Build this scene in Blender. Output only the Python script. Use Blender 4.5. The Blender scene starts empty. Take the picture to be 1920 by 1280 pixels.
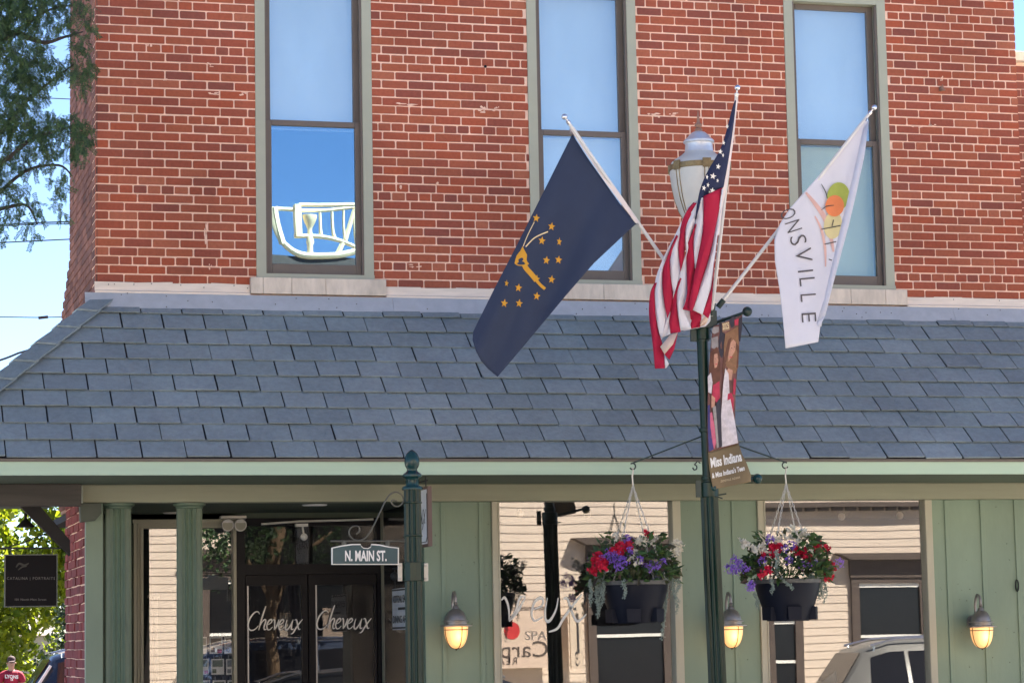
import bpy, math, random
from mathutils import Vector, Matrix
from mathutils.geometry import tessellate_polygon
D = bpy.data
S = bpy.context.scene
COL = S.collection
random.seed(7)
rad = math.radians

# ------------------------------------------------------------------ camera, sky, sun, exposure
TH, PH, RL, FPX = rad(15.4), math.atan(552/4736.), rad(1.07), 4736.
CP = Vector((-2.05, -19.3, 1.6))
cF = Vector((math.sin(TH)*math.cos(PH), math.cos(TH)*math.cos(PH), math.sin(PH)))
r0 = Vector((math.cos(TH), -math.sin(TH), 0)); u0 = r0.cross(cF)
cR = r0*math.cos(RL) - u0*math.sin(RL); cU = u0*math.cos(RL) + r0*math.sin(RL)
cd = D.cameras.new('camera'); cam = D.objects.new('camera', cd); COL.objects.link(cam)
M3 = Matrix((cR, cU, -cF)).transposed().to_4x4(); M3.translation = CP
cam.matrix_world = M3
cd.sensor_width = 36; cd.lens = 36*FPX/1920; cd.clip_end = 2000; cd.clip_start = .1
S.camera = cam
SUN_EL, SUN_AZ = rad(56), rad(42)      # azimuth from +Y towards +X (behind the shop)
W = D.worlds.new('World'); S.world = W; W.use_nodes = True
nt = W.node_tree; bg = nt.nodes['Background']
sky = nt.nodes.new('ShaderNodeTexSky'); sky.sky_type = 'NISHITA'; sky.sun_disc = False
sky.sun_elevation = SUN_EL; sky.sun_rotation = SUN_AZ; sky.air_density = .55; sky.dust_density = 0.0; sky.ozone_density = 2.0
nt.links.new(sky.outputs[0], bg.inputs[0]); bg.inputs[1].default_value = .05
sl = D.lights.new('sun', 'SUN'); sl.energy = 5.0; sl.angle = rad(.5); sl.color = (1, .93, .82)
so = D.objects.new('sun', sl); COL.objects.link(so)
sdir = Vector((math.sin(SUN_AZ)*math.cos(SUN_EL), math.cos(SUN_AZ)*math.cos(SUN_EL), math.sin(SUN_EL)))
so.rotation_euler = sdir.to_track_quat('Z', 'Y').to_euler()
S.view_settings.view_transform = 'Standard'; S.view_settings.look = 'None'
S.view_settings.gamma = 1; S.view_settings.exposure = 2.67
S.cycles.max_bounces = 8; S.cycles.transparent_max_bounces = 12

def at(px, py, Y):
    """survey helper: the point on the plane y=Y seen at photo pixel (px,py)"""
    d = cF + cR*((px-960)/FPX) + cU*((640-py)/FPX)
    return CP + d*((Y-CP.y)/d.y)
def X_(px, py, Y): return at(px, py, Y).x
def Z_(px, py, Y): return at(px, py, Y).z

# ------------------------------------------------------------------ materials
def mat(name, col, rough=.6, metal=0, var=.12, vscale=8, bump=0, bscale=60, spec=.5, island=None, trans=0, emit=None, stretch=(1,1,1), var2=0, v2scale=.9):
    m = D.materials.new(name); m.use_nodes = True
    n = m.node_tree.nodes; l = m.node_tree.links; b = n['Principled BSDF']
    b.inputs['Roughness'].default_value = rough; b.inputs['Metallic'].default_value = metal
    b.inputs['Specular IOR Level'].default_value = spec
    tc = n.new('ShaderNodeTexCoord'); mp = n.new('ShaderNodeMapping'); mp.inputs['Scale'].default_value = stretch
    l.new(tc.outputs['Object'], mp.inputs[0])
    nz = n.new('ShaderNodeTexNoise'); nz.inputs['Scale'].default_value = vscale; nz.inputs['Detail'].default_value = 5
    nz.inputs['Roughness'].default_value = .65
    l.new(mp.outputs[0], nz.inputs['Vector'])
    mr = n.new('ShaderNodeMapRange'); mr.inputs[1].default_value = .25; mr.inputs[2].default_value = .75
    mr.inputs[3].default_value = 1-var; mr.inputs[4].default_value = 1+var
    l.new(nz.outputs['Fac'], mr.inputs[0])
    mx = n.new('ShaderNodeVectorMath'); mx.operation = 'MULTIPLY'
    if island:
        g = n.new('ShaderNodeNewGeometry'); cr = n.new('ShaderNodeValToRGB')
        cr.color_ramp.interpolation = 'LINEAR'
        e = cr.color_ramp.elements
        e[0].position = 0; e[0].color = (*island[0], 1); e[1].position = 1; e[1].color = (*island[-1], 1)
        for i, c in enumerate(island[1:-1]):
            x = e.new((i+1)/(len(island)-1)); x.color = (*c, 1)
        l.new(g.outputs['Random Per Island'], cr.inputs[0]); l.new(cr.outputs[0], mx.inputs[0])
    else:
        mx.inputs[0].default_value = col
    l.new(mr.outputs[0], mx.inputs[1])
    if var2:
        n3 = n.new('ShaderNodeTexNoise'); n3.inputs['Scale'].default_value = v2scale; n3.inputs['Detail'].default_value = 3
        l.new(mp.outputs[0], n3.inputs['Vector'])
        m3 = n.new('ShaderNodeMapRange'); m3.inputs[1].default_value = .3; m3.inputs[2].default_value = .7; m3.inputs[3].default_value = 1-var2; m3.inputs[4].default_value = 1+var2
        l.new(n3.outputs['Fac'], m3.inputs[0]); m4 = n.new('ShaderNodeVectorMath'); m4.operation = 'MULTIPLY'
        l.new(mx.outputs[0], m4.inputs[0]); l.new(m3.outputs[0], m4.inputs[1]); mx = m4
    l.new(mx.outputs[0], b.inputs['Base Color'])
    if bump:
        n2 = n.new('ShaderNodeTexNoise'); n2.inputs['Scale'].default_value = bscale; n2.inputs['Detail'].default_value = 4
        l.new(mp.outputs[0], n2.inputs['Vector'])
        bp = n.new('ShaderNodeBump'); bp.inputs['Strength'].default_value = bump; bp.inputs['Distance'].default_value = .01
        l.new(n2.outputs['Fac'], bp.inputs['Height']); l.new(bp.outputs[0], b.inputs['Normal'])
    if trans:
        t = n.new('ShaderNodeBsdfTranslucent'); l.new(mx.outputs[0], t.inputs[0])
        ms = n.new('ShaderNodeMixShader'); ms.inputs[0].default_value = trans
        l.new(b.outputs[0], ms.inputs[1]); l.new(t.outputs[0], ms.inputs[2]); l.new(ms.outputs[0], n['Material Output'].inputs[0])
    if emit:
        b.inputs['Emission Color'].default_value = (*emit[:3], 1); b.inputs['Emission Strength'].default_value = emit[3]
    return m
def glassmat(name, refl, tint=(1,1,1), wav=.02, wscale=1.2, rcol=(1,1,1)):
    m = D.materials.new(name); m.use_nodes = True
    n = m.node_tree.nodes; l = m.node_tree.links; n.remove(n['Principled BSDF'])
    gl = n.new('ShaderNodeBsdfGlossy'); gl.inputs['Roughness'].default_value = 0; gl.inputs['Color'].default_value = (*rcol, 1)
    tr = n.new('ShaderNodeBsdfTransparent'); tr.inputs[0].default_value = (*tint, 1)
    tc = n.new('ShaderNodeTexCoord'); nz = n.new('ShaderNodeTexNoise'); nz.inputs['Scale'].default_value = wscale; nz.inputs['Detail'].default_value = 1
    l.new(tc.outputs['Object'], nz.inputs['Vector'])
    bp = n.new('ShaderNodeBump'); bp.inputs['Strength'].default_value = 1; bp.inputs['Distance'].default_value = wav
    l.new(nz.outputs['Fac'], bp.inputs['Height']); l.new(bp.outputs[0], gl.inputs['Normal'])
    ms = n.new('ShaderNodeMixShader'); ms.inputs[0].default_value = refl
    l.new(tr.outputs[0], ms.inputs[1]); l.new(gl.outputs[0], ms.inputs[2]); l.new(ms.outputs[0], n['Material Output'].inputs[0])
    return m

M = {}
M['brick'] = mat('brick', None, .85, var=.16, vscale=35, bump=.5, bscale=90, spec=.25, var2=.19,
    island=[(.38,.10,.055),(.31,.085,.055),(.42,.10,.05),(.35,.09,.055),(.25,.077,.057),(.40,.115,.06),(.33,.085,.05),(.43,.14,.08),(.37,.088,.05)])
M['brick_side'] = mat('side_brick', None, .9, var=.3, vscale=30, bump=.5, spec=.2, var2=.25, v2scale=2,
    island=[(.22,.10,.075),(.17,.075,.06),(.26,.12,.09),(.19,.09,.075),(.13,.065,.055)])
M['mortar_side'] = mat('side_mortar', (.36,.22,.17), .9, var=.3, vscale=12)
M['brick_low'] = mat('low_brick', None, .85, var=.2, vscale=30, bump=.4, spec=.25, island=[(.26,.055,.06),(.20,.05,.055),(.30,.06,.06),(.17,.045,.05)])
M['mortar'] = mat('mortar', (.92,.64,.50), .9, var=.15, vscale=14, var2=.1, bump=.4, bscale=150)
M['shell'] = mat('shell_brick', (.27,.08,.055), .9, var=.25, vscale=9)
M['slate'] = mat('slate', None, .55, var=.16, vscale=22, bump=.5, bscale=55, spec=.4, var2=.12, v2scale=1.6,
    island=[(.235,.28,.29),(.252,.30,.308),(.21,.252,.262),(.27,.318,.325),(.24,.288,.296),(.225,.272,.275)])
M['underlay'] = mat('underlay', (.02,.022,.028), .9)
M['flash_w'] = mat('flashing_light', (.82,.70,.58), .5, var=.12, vscale=12, stretch=(.4,1,3))
M['flash_b'] = mat('flashing_grey', (.42,.44,.47), .45, var=.1, vscale=10)
M['stone'] = mat('sill_stone', (.68,.59,.49), .85, var=.22, vscale=9, bump=.3, stretch=(1,1,.35))
M['sage'] = mat('sage_trim', (.40,.41,.32), .5, var=.06, vscale=4)
M['sash'] = mat('sash_paint', (.15,.12,.10), .5, var=.08)
M['fascia'] = mat('fascia_paint', (.42,.56,.42), .45, var=.05, vscale=3, stretch=(.3,1,6))
M['beam'] = mat('beam_paint', (.30,.305,.215), .5, var=.08, vscale=3, stretch=(.3,1,4), bump=.1)
M['green'] = mat('wall_green', (.195,.268,.195), .5, var2=.10, v2scale=1.2, var=.10, vscale=2.2, bump=.12, bscale=30, stretch=(1,1,.35))
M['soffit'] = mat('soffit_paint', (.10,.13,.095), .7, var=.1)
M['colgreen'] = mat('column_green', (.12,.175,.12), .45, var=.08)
M['corbel'] = mat('corbel_paint', (.075,.085,.065), .7)
M['drip'] = mat('drip_edge', (.12,.10,.08), .5)
M['cream'] = mat('cream_trim', (.45,.43,.33), .5, var=.08, stretch=(1,1,.3))
M['black'] = mat('black_paint', (.006,.006,.010), .45, var=.2, spec=.2)
M['steel'] = mat('steel_edge', (.35,.35,.36), .35, metal=.7)
M['dark'] = mat('dark_interior', (.012,.011,.013), .9)
M['floor'] = mat('dark_floor', (.05,.045,.04), .6)
M['timber'] = mat('timber', (.07,.062,.055), .75, var=.3, vscale=5, stretch=(.25,1,5), bump=.5, bscale=12)
M['timberd'] = mat('brace_paint', (.018,.016,.016), .6, spec=.2, var=.2)
M['glass_up'] = glassmat('upper_glass', .27, wav=.003, wscale=.9, rcol=(.85,.95,1))
M['glass_dim'] = glassmat('dim_glass', .12, wav=.003, tint=(.92,.92,.86), rcol=(.8,.95,1))
M['glass_low'] = glassmat('lower_sash_glass', .36, wav=.004, wscale=.9, rcol=(.50,.78,.98))
M['glass_shop'] = glassmat('shop_glass', .125, wav=.0007, wscale=.9)
M['glass_door'] = glassmat('door_glass', .032, wav=.002, wscale=1.3)
M['blind'] = mat('roller_blind', (.68,.82,.84), .8, var=.10, vscale=2.5, stretch=(1,1,.4))
M['poleg'] = mat('pole_green', (.006,.026,.016), .30, var=.15, vscale=20, spec=.35)
M['poleb'] = mat('bracket_green', (.015,.035,.03), .4)
M['finial'] = mat('finial_teal', (.010,.045,.045), .25, spec=.45)
M['galv'] = mat('galvanised', (.45,.45,.42), .4, metal=.6)
M['white_p'] = mat('white_pole', (.72,.70,.68), .35, var=.05)
M['alu'] = mat('aluminium', (.8,.8,.82), .18, metal=.9)
M['navy'] = mat('navy_cloth', (.030,.045,.095), .8, var=.08, vscale=5, trans=.15)
M['gold'] = mat('gold_print', (.62,.31,.02), .7)
M['goldp'] = mat('pale_gold_line', (.72,.58,.35), .7)
M['white_c'] = mat('white_cloth', (.80,.80,.88), .8, var=.03, trans=.25)
M['red_c'] = mat('red_cloth', (.50,.010,.06), .8, var=.08, trans=.25)
M['canton'] = mat('canton_cloth', (.02,.03,.09), .8, trans=.15)
M['cream_c'] = mat('cream_cloth', (.85,.68,.58), .8, trans=.3)
M['heading'] = mat('heading_tape', (.78,.68,.66), .8)
M['globe'] = mat('frosted_globe', (.85,.86,.82), .25, var=.05, trans=.3, spec=.6)
M['capw'] = mat('lamp_cap', (.62,.65,.70), .3, metal=.35, var=.08)
M['bronze'] = mat('bronze_band', (.26,.19,.09), .45, metal=.5, var=.3, vscale=40)
M['rustf'] = mat('rusty_finial', (.26,.15,.11), .7, var=.3)
M['pot'] = mat('pot_plastic', (.007,.009,.018), .5, var=.1, vscale=6, spec=.18)
M['potrim'] = mat('pot_rim', (.09,.09,.085), .6, var=.4, vscale=30)
M['leafd'] = mat('basket_leaf', None, .5, var=.25, vscale=20, trans=.25, island=[(.04,.09,.025),(.07,.15,.035),(.025,.06,.025),(.10,.17,.04),(.06,.035,.03),(.05,.12,.03)])
M['silver'] = mat('silver_trail', (.22,.28,.25), .8, var=.2)
M['fred'] = mat('red_petal', (.58,.01,.05), .6, var=.2, vscale=40, trans=.2)
M['fwhite'] = mat('white_petal', (.80,.76,.64), .7, var=.1, vscale=40, trans=.3)
M['fpurple'] = mat('purple_petal', (.32,.17,.66), .6, var=.2, vscale=40, trans=.2)
M['chain'] = mat('chain_metal', (.5,.5,.47), .35, metal=.6)
M['locust'] = mat('locust_leaf', None, .55, var=.2, vscale=3, trans=.35, island=[(.035,.08,.035),(.065,.135,.04),(.03,.06,.035),(.10,.17,.05)])
M['bark'] = mat('bark', (.05,.04,.032), .9, var=.3, vscale=10, bump=.6, stretch=(1,1,.3))
M['leafb'] = mat('bright_leaf', None, .5, var=.2, vscale=1, trans=.5, island=[(.15,.20,.008),(.26,.31,.01),(.07,.12,.01),(.20,.25,.01),(.32,.34,.02)])
M['leafk'] = mat('bush_leaf', None, .5, var=.2, vscale=1, trans=.15, island=[(.015,.035,.015),(.03,.06,.02),(.01,.02,.012),(.045,.08,.03)])
M['siding'] = mat('siding', (.62,.51,.41), .6, var=.06, vscale=2, stretch=(.3,1,1))
M['brown'] = mat('brown_trim', (.085,.062,.05), .6, var=.15)
M['winb'] = mat('dark_pane', (.012,.012,.014), .12)
M['road'] = mat('asphalt', (.11,.105,.10), .9, var=.2, vscale=4, bump=.4, bscale=80)
M['walk'] = mat('concrete', (.42,.39,.34), .9, var=.15, vscale=3, bump=.2)
M['paint'] = mat('road_paint', (.7,.7,.68), .7, var=.15)
M['signw'] = mat('sign_white', (.68,.70,.74), .5, var=.05)
M['signg'] = mat('sign_green', (.022,.065,.075), .4)
M['letw'] = mat('letter_white', (.82,.80,.76), .5, var=.03)
M['lets'] = mat('letter_silver', (.80,.78,.72), .5, var=.05)
M['signk'] = mat('sign_black', (.005,.004,.005), .6, spec=.15, var=.2, vscale=5)
M['lett'] = mat('letter_taupe', (.16,.145,.13), .6)
M['khaki'] = mat('banner_khaki', (.20,.145,.075), .75, var=.06)
M['wire'] = mat('wire', (.03,.035,.04), .6)
M['lampm'] = mat('lantern_metal', (.30,.27,.25), .38, metal=.6, var=.15)
M['lampcage'] = mat('lantern_cage', (.10,.07,.04), .5, metal=.4)
M['pane_w'] = mat('warm_pane', (.8,.6,.35), .4, var=.1, emit=(1,.42,.11,.15))
M['bulb'] = mat('bulb', (1,.8,.5), .4, emit=(1,.60,.22,.45))
M['scroll'] = mat('dull_iron', (.12,.12,.10), .45, metal=.4)
M['crail'] = mat('cream_rail', (.92,.70,.42), .6, var=.05)
M['vinyl'] = mat('white_vinyl', (.95,.92,.86), .6, var=.02)
M['paper'] = mat('paper', (.88,.88,.84), .7)
M['darkt'] = mat('dark_letter', (.03,.03,.035), .6)

# ------------------------------------------------------------------ helpers
ORG = {}
class MB:
    def __init__(s): s.v = []; s.f = []; s.m = []
    def add(s, vs, fs, mi=0):
        k = len(s.v); s.v += [Vector(p) for p in vs]
        for f in fs: s.f.append([k+i for i in f]); s.m.append(mi)
    def box(s, x0, x1, y0, y1, z0, z1, mi=0):
        s.add([(x0,y0,z0),(x1,y0,z0),(x1,y1,z0),(x0,y1,z0),(x0,y0,z1),(x1,y0,z1),(x1,y1,z1),(x0,y1,z1)],
              [(0,3,2,1),(4,5,6,7),(0,1,5,4),(1,2,6,5),(2,3,7,6),(3,0,4,7)], mi)
    def obox(s, c, ax, ay, az, mi=0):
        c = Vector(c); ax = Vector(ax); ay = Vector(ay); az = Vector(az)
        vs = [c+ax*i+ay*j+az*k for k in (-1,1) for j in (-1,1) for i in (-1,1)]
        s.add(vs, [(0,2,3,1),(4,5,7,6),(0,1,5,4),(1,3,7,5),(3,2,6,7),(2,0,4,6)], mi)
    def prism(s, poly, off, mi=0):
        poly = [Vector(p) for p in poly]; off = Vector(off); n = len(poly)
        tris = tessellate_polygon([poly])
        fs = [tuple(t) for t in tris] + [tuple(n+i for i in reversed(t)) for t in tris]
        fs += [(i, (i+1) % n, n+(i+1) % n, n+i) for i in range(n)]
        s.add(poly+[p+off for p in poly], fs, mi)
    def tube(s, pts, r, n=8, mi=0):
        pts = [Vector(p) for p in pts]; N = len(pts)
        rs = r if isinstance(r, (list, tuple)) else [r]*N
        vs = []; prev = None
        for i, p in enumerate(pts):
            t = (pts[min(i+1, N-1)]-pts[max(i-1, 0)])
            if t.length < 1e-9: t = Vector((0,0,1))
            t.normalize()
            if prev is None:
                a = t.orthogonal().normalized()
            else:
                a = prev - t*prev.dot(t)
                a = a.normalized() if a.length > 1e-6 else t.orthogonal().normalized()
            prev = a; b = t.cross(a)
            for k in range(n):
                q = 2*math.pi*k/n; vs.append(p+(a*math.cos(q)+b*math.sin(q))*rs[i])
        fs = [(i*n+k, i*n+(k+1) % n, (i+1)*n+(k+1) % n, (i+1)*n+k) for i in range(N-1) for k in range(n)]
        fs += [tuple(reversed(range(n))), tuple(range((N-1)*n, N*n))]
        s.add(vs, fs, mi)
    def lathe(s, c, prof, n=24, mi=0, flute=None, sx=1, sy=1):
        c = Vector(c); vs = []
        for r, z in prof:
            for k in range(n):
                q = 2*math.pi*k/n; rr = r
                if flute: rr = r*(1-flute[1]*abs(math.sin(q*flute[0]/2)))
                vs.append(c+Vector((rr*math.cos(q)*sx, rr*math.sin(q)*sy, z)))
        N = len(prof)
        fs = [(i*n+k, i*n+(k+1) % n, (i+1)*n+(k+1) % n, (i+1)*n+k) for i in range(N-1) for k in range(n)]
        fs += [tuple(reversed(range(n))), tuple(range((N-1)*n, N*n))]
        s.add(vs, fs, mi)
    def ball(s, c, r, n=12, mi=0, sz=1):
        s.lathe(c, [(max(r*math.sin(math.pi*i/8), .0005), -r*sz*math.cos(math.pi*i/8)) for i in range(9)], n, mi)
    def build(s, name, mats, parent=None, smooth=False, solid=0, bevel=0):
        o0 = ORG.get(parent, Vector()) if parent is not None else Vector()
        me = D.meshes.new(name); me.from_pydata([tuple(v-o0) for v in s.v], [], s.f)
        if not isinstance(mats, (list, tuple)): mats = [mats]
        for m in mats: me.materials.append(m)
        me.polygons.foreach_set('material_index', s.m)
        if smooth: me.polygons.foreach_set('use_smooth', [True]*len(s.f))
        me.update()
        o = D.objects.new(name, me); COL.objects.link(o)
        if parent is not None: o.parent = parent; ORG[o] = o0
        if smooth:
            try: me.set_sharp_from_angle(angle=rad(40))
            except Exception: pass
        if bevel:
            b = o.modifiers.new('bevel', 'BEVEL'); b.width = bevel; b.segments = 2; b.limit_method = 'ANGLE'
        if solid:
            q = o.modifiers.new('solid', 'SOLIDIFY'); q.thickness = solid; q.offset = 0
        return o
def build_split(mb, name, mats, parent, **k):
    par = list(range(len(mb.v)))
    def fd(a):
        while par[a] != a: par[a] = par[par[a]]; a = par[a]
        return a
    for f in mb.f:
        for i in f[1:]: par[fd(i)] = fd(f[0])
    gr = {}
    for f, m in zip(mb.f, mb.m): gr.setdefault(fd(f[0]), []).append((f, m))
    out = []
    for fs in gr.values():
        q = MB(); mp = {}
        for f, m in fs:
            for i in f:
                if i not in mp: mp[i] = len(q.v); q.v.append(mb.v[i])
            q.f.append([mp[i] for i in f]); q.m.append(m)
        out.append(q.build(name, mats, parent, **k))
    return out
def tag(o, label=None, cat=None, group=None, kind=None):
    for k, v in (('label', label), ('category', cat), ('group', group), ('kind', kind)):
        if v: o[k] = v
    return o
def empty(name, loc, label, cat, group=None):
    o = D.objects.new(name, None); COL.objects.link(o); o.location = loc; ORG[o] = Vector(loc)
    return tag(o, label, cat, group)
def struct(o): o['kind'] = 'structure'; return o
def copy_tree(o, parent=None):
    c = o.copy(); COL.objects.link(c)
    if parent: c.parent = parent
    for ch in list(o.children): copy_tree(ch, c)
    return c
_tc = {}
def text2d(s, shear=0, weight=0, space=1):
    k = (s, shear, weight, space)
    if k in _tc: return _tc[k]
    cu = D.curves.new('t', 'FONT'); cu.body = s; cu.shear = shear; cu.offset = weight; cu.space_character = space
    cu.resolution_u = 3; cu.align_x = 'LEFT'
    o = D.objects.new('t', cu); COL.objects.link(o); bpy.context.view_layer.update()
    ev = o.evaluated_get(bpy.context.evaluated_depsgraph_get()); me = ev.to_mesh()
    vs = [(v.co.x, v.co.y) for v in me.vertices]; fs = [tuple(p.vertices) for p in me.polygons]
    ev.to_mesh_clear(); D.objects.remove(o); D.curves.remove(cu)
    x0 = min(v[0] for v in vs); x1 = max(v[0] for v in vs)
    _tc[k] = ([((x-x0)/(x1-x0), y/.69) for x, y in vs], fs)    # width normalised to 1, cap height to 1
    return _tc[k]
def put_text(mb, s, fn, mi=0, **kw):
    vs, fs = text2d(s, **kw)
    mb.add([fn(x, y) for x, y in vs], fs, mi)
def cr(pts, n=6):
    """Catmull-Rom through points (tuples of any length)"""
    P = [pts[0]]+list(pts)+[pts[-1]]; out = []
    for i in range(1, len(P)-2):
        for k in range(n):
            t = k/n
            out.append(tuple(.5*((2*b)+(c-a)*t+(2*a-5*b+4*c-d)*t*t+(-a+3*b-3*c+d)*t**3) for a, b, c, d in zip(P[i-1], P[i], P[i+1], P[i+2])))
    out.append(tuple(pts[-1])); return out
def stroke(mb, pts, w, fn, mi=0, n=6, taper=True):
    """flat pen stroke in a 2-D sheet mapped by fn"""
    q = cr(pts, n) if n > 1 else [tuple(map(float, p)) for p in pts]
    L = len(q); a = []; b = []
    for i, (x, y) in enumerate(q):
        x0, y0 = q[max(i-1, 0)]; x1, y1 = q[min(i+1, L-1)]
        dx, dy = x1-x0, y1-y0; d = math.hypot(dx, dy) or 1
        ww = w*(.35+.65*math.sin(math.pi*(i+.6)/(L+.2))) if taper else w
        a.append(fn(x-dy/d*ww/2, y+dx/d*ww/2)); b.append(fn(x+dy/d*ww/2, y-dx/d*ww/2))
    mb.add(a+b, [(i, i+1, L+i+1, L+i) for i in range(L-1)], mi)

# ------------------------------------------------------------------ brickwork
CO = .0697
def bricks(mb, org, ax, nrm, length, z0, z1, holes=(), hz=6.193, mi=0, end=None, rough=.0015, seed=1):
    rng = random.Random(seed); org = Vector(org); ax = Vector(ax); nrm = Vector(nrm); up = Vector((0,0,1))
    k = math.floor((z0-hz)/CO)
    z = hz+k*CO
    while z < z1:
        r = round((z-hz)/CO); zb, zt = max(z-CO/2+.0062, z0), min(z+CO/2-.0062, z1)
        L = length if end is None else end(z)
        if zt-zb > .015:
            hdr = r % 8 == 0; B = .1077 if hdr else .2155
            x = .177 if hdr else (.1037 if r % 2 else .2155)
            ed = [0, x]
            while ed[-1] < L:
                if rng.random() < .03 and not hdr: ed += [ed[-1]+B*.5, ed[-1]+B]
                else: ed.append(ed[-1]+B)
            ed = [0]+[e+rng.uniform(-.004,.004) for e in ed[1:-1] if e < L-.03]+[L]
            segs = []
            for a, b in zip(ed[:-1], ed[1:]):
                ps = [(a+.0062*(a > 0), b-.0062*(b < L))]
                for h0, h1, hb, ht in holes:
                    if zt > hb and zb < ht:
                        q = []
                        for p, s in ps:
                            if s <= h0 or p >= h1: q.append((p, s)); continue
                            if p < h0: q.append((p, h0))
                            if s > h1: q.append((h1, s))
                        ps = q
                segs += [p for p in ps if p[1]-p[0] > .02]
            for a, b in segs:
                j = lambda q=rough: rng.uniform(-q, q)
                d = j(rough*1.3); c = .004+rng.random()*.003
                a2, b2, zb2, zt2 = a+j(), b+j(), zb+j(), zt+j()
                oct_ = [(a2+c,zb2),(b2-c,zb2),(b2,zb2+c),(b2,zt2-c),(b2-c,zt2),(a2+c,zt2),(a2,zt2-c),(a2,zb2+c)]
                front = [org+ax*(x+j(.0008))+up*(y+j(.0008))+nrm*d for x, y in oct_]
                e = .003
                mid = [org+ax*(x+(e if x > (a+b)/2 else -e))+up*(y+(e if y > z else -e))-nrm*(.013) for x, y in oct_]
                mb.add(front+mid, [(0,1,2,3,4,5,6,7)]+[(i, 8+i, 8+(i+1) % 8, (i+1) % 8) for i in range(8)], mi)
        z += CO

BX0, BX1 = -.03, 7.79
WINS = [(1.212, 2.148), (3.438, 4.368), (5.672, 6.590)]
WZ0, WZ1 = 4.405, 6.885
bld = empty('brick_building', (BX0, 0, 0), 'red brick shop building with a slate awning roof and sage green shopfront', 'building')
mb = MB()
bricks(mb, (BX0,0,0), (1,0,0), (0,-1,0), BX1-BX0, 4.32, 8.6, [(a-BX0, b-BX0, WZ0, WZ1) for a, b in WINS])
mort = MB()
xs = [BX0]+[x for w in WINS for x in w]+[BX1]
for i in range(0, len(xs), 2): mort.box(xs[i]+.004, xs[i+1]-.004 if xs[i+1] == BX1 else xs[i+1], .005, .30, 4.15, 8.6)
for a, b in WINS:
    mort.box(a, b, .0052, .2995, 4.15, WZ0); mort.box(a, b, .0052, .2995, WZ1, 8.6)
mort.v = [v for v in mort.v]
k = len(mb.v); mb.v += mort.v; mb.f += [[k+i for i in f] for f in mort.f]; mb.m += [1]*len(mort.f)
mb.build('front_wall', [M['brick'], M['mortar']], bld)
# damaged patches: thin mortar smears on the brick faces
mb = MB(); rng = random.Random(4)
for px, py, w, h in [(280,86,8,6),(390,122,14,7),(310,150,6,4),(400,176,20,5),(455,176,14,6),(760,195,40,6),(905,205,18,12),(930,205,10,8),(490,500,14,6),(780,498,18,6),(1225,216,22,7),(1262,214,16,6),(1305,232,10,6),(395,500,6,8),(820,345,5,10),(1750,235,12,5),(1765,148,5,8),(1720,238,16,5),(752,350,5,12),(385,445,5,50)]:
    for q in range(5):
        a = at(px+rng.uniform(-w,w)/2, py+rng.uniform(-h,h)/2, -.004)
        n = 7; ww = w*.0045*rng.uniform(.12,.4); hh = h*.0045*rng.uniform(.15,.4)
        mb.prism([a+Vector((math.cos(t*6.283/n)*ww*rng.uniform(.5,1), 0, math.sin(t*6.283/n)*hh*rng.uniform(.4,1))) for t in range(n)], (0,.008,0))
build_split(mb, 'mortar_smear', M['mortar'], bld)
# side walls facing the passage
mb = MB()
def yend(z): return 2.1 if z > 4.85 else min(3.0, 2.1+(4.85-z)/.5*.9)
bricks(mb, (BX0,0,0), (0,1,0), (-1,0,0), 2.1, 2.75, 8.6, end=yend, rough=.0012, seed=3)

mb.box(BX0+.011, 1.0, .30, 2.095, 4.87, 8.6, 1); mb.box(BX0+.0111, 1.0, .30, 2.98, 2.72, 4.3, 1)
mb.prism([(BX0+.0112,.3,4.3),(BX0+.0112,2.98,4.3),(BX0+.0112,2.09,4.87),(BX0+.0112,.3,4.87)], (1,0,0), 1)
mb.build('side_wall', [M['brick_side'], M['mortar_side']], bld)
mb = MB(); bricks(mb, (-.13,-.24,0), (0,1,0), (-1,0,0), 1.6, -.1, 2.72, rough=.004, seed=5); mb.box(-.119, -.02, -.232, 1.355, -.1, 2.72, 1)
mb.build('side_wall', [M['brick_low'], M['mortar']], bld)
mb = MB()
mb.box(1.3, BX1-.01, 14.9, 15, -.1, 8.6); mb.box(1.25, 1.3, 3.0, 15, -.1, 8.6); mb.box(BX1-.05, BX1-.01, .3, 14.9, 2.7, 8.6)
mb.box(BX0, BX1, 0, .3, 8.601, 13); mb.box(BX0, .05, .3, 2.1, 8.601, 13); mb.box(BX1-.05, BX1, .3, 14.9, 8.601, 13); mb.box(1.25, BX1, 14.9, 15, 8.6, 13); mb.box(BX0, BX1-.01, .31, 3, 12.5, 12.58); mb.box(1.25, BX1-.06, 3, 14.89, 12.5, 12.58); mb.box(.97, 1.3, 2.0, 3.02, -.1, 9.5)  # upper walls and roof, out of view, raised so their shade covers the flags
mb.box(-.03, .97, 1.975, 2.0, -.1, 2.72); mb.box(-.035, -.016, 1.37, 1.97, -.1, 2.72)
build_split(mb, 'rear_and_raised_wall', M['shell'], bld)
mb = MB()                                                             # near-black liners behind the glass, the rooms' gloom put into their colour
mb.box(.0, 9.2, 2.7, 4.1, 2.66, 2.72); mb.box(1.0, BX1-.06, 1.3, 1.35, 2.72, 9.5); mb.box(-.02, 9.2, .31, 9, 4.1, 4.14)
mb.box(2.55, 9.2, 2.9, 2.95, -.1, 2.66); mb.box(-.015, 2.50, 1.93, 1.96, -.1, 2.66); mb.box(2.52, 9.2, -.18, 2.9, 2.64, 2.66)
build_split(mb, 'dark_liner', M['dark'], bld)
mb = MB(); mb.box(0, 9.2, -.2, 3.4, -.1, .02); mb.build('shop_floor', M['floor'], bld)

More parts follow.
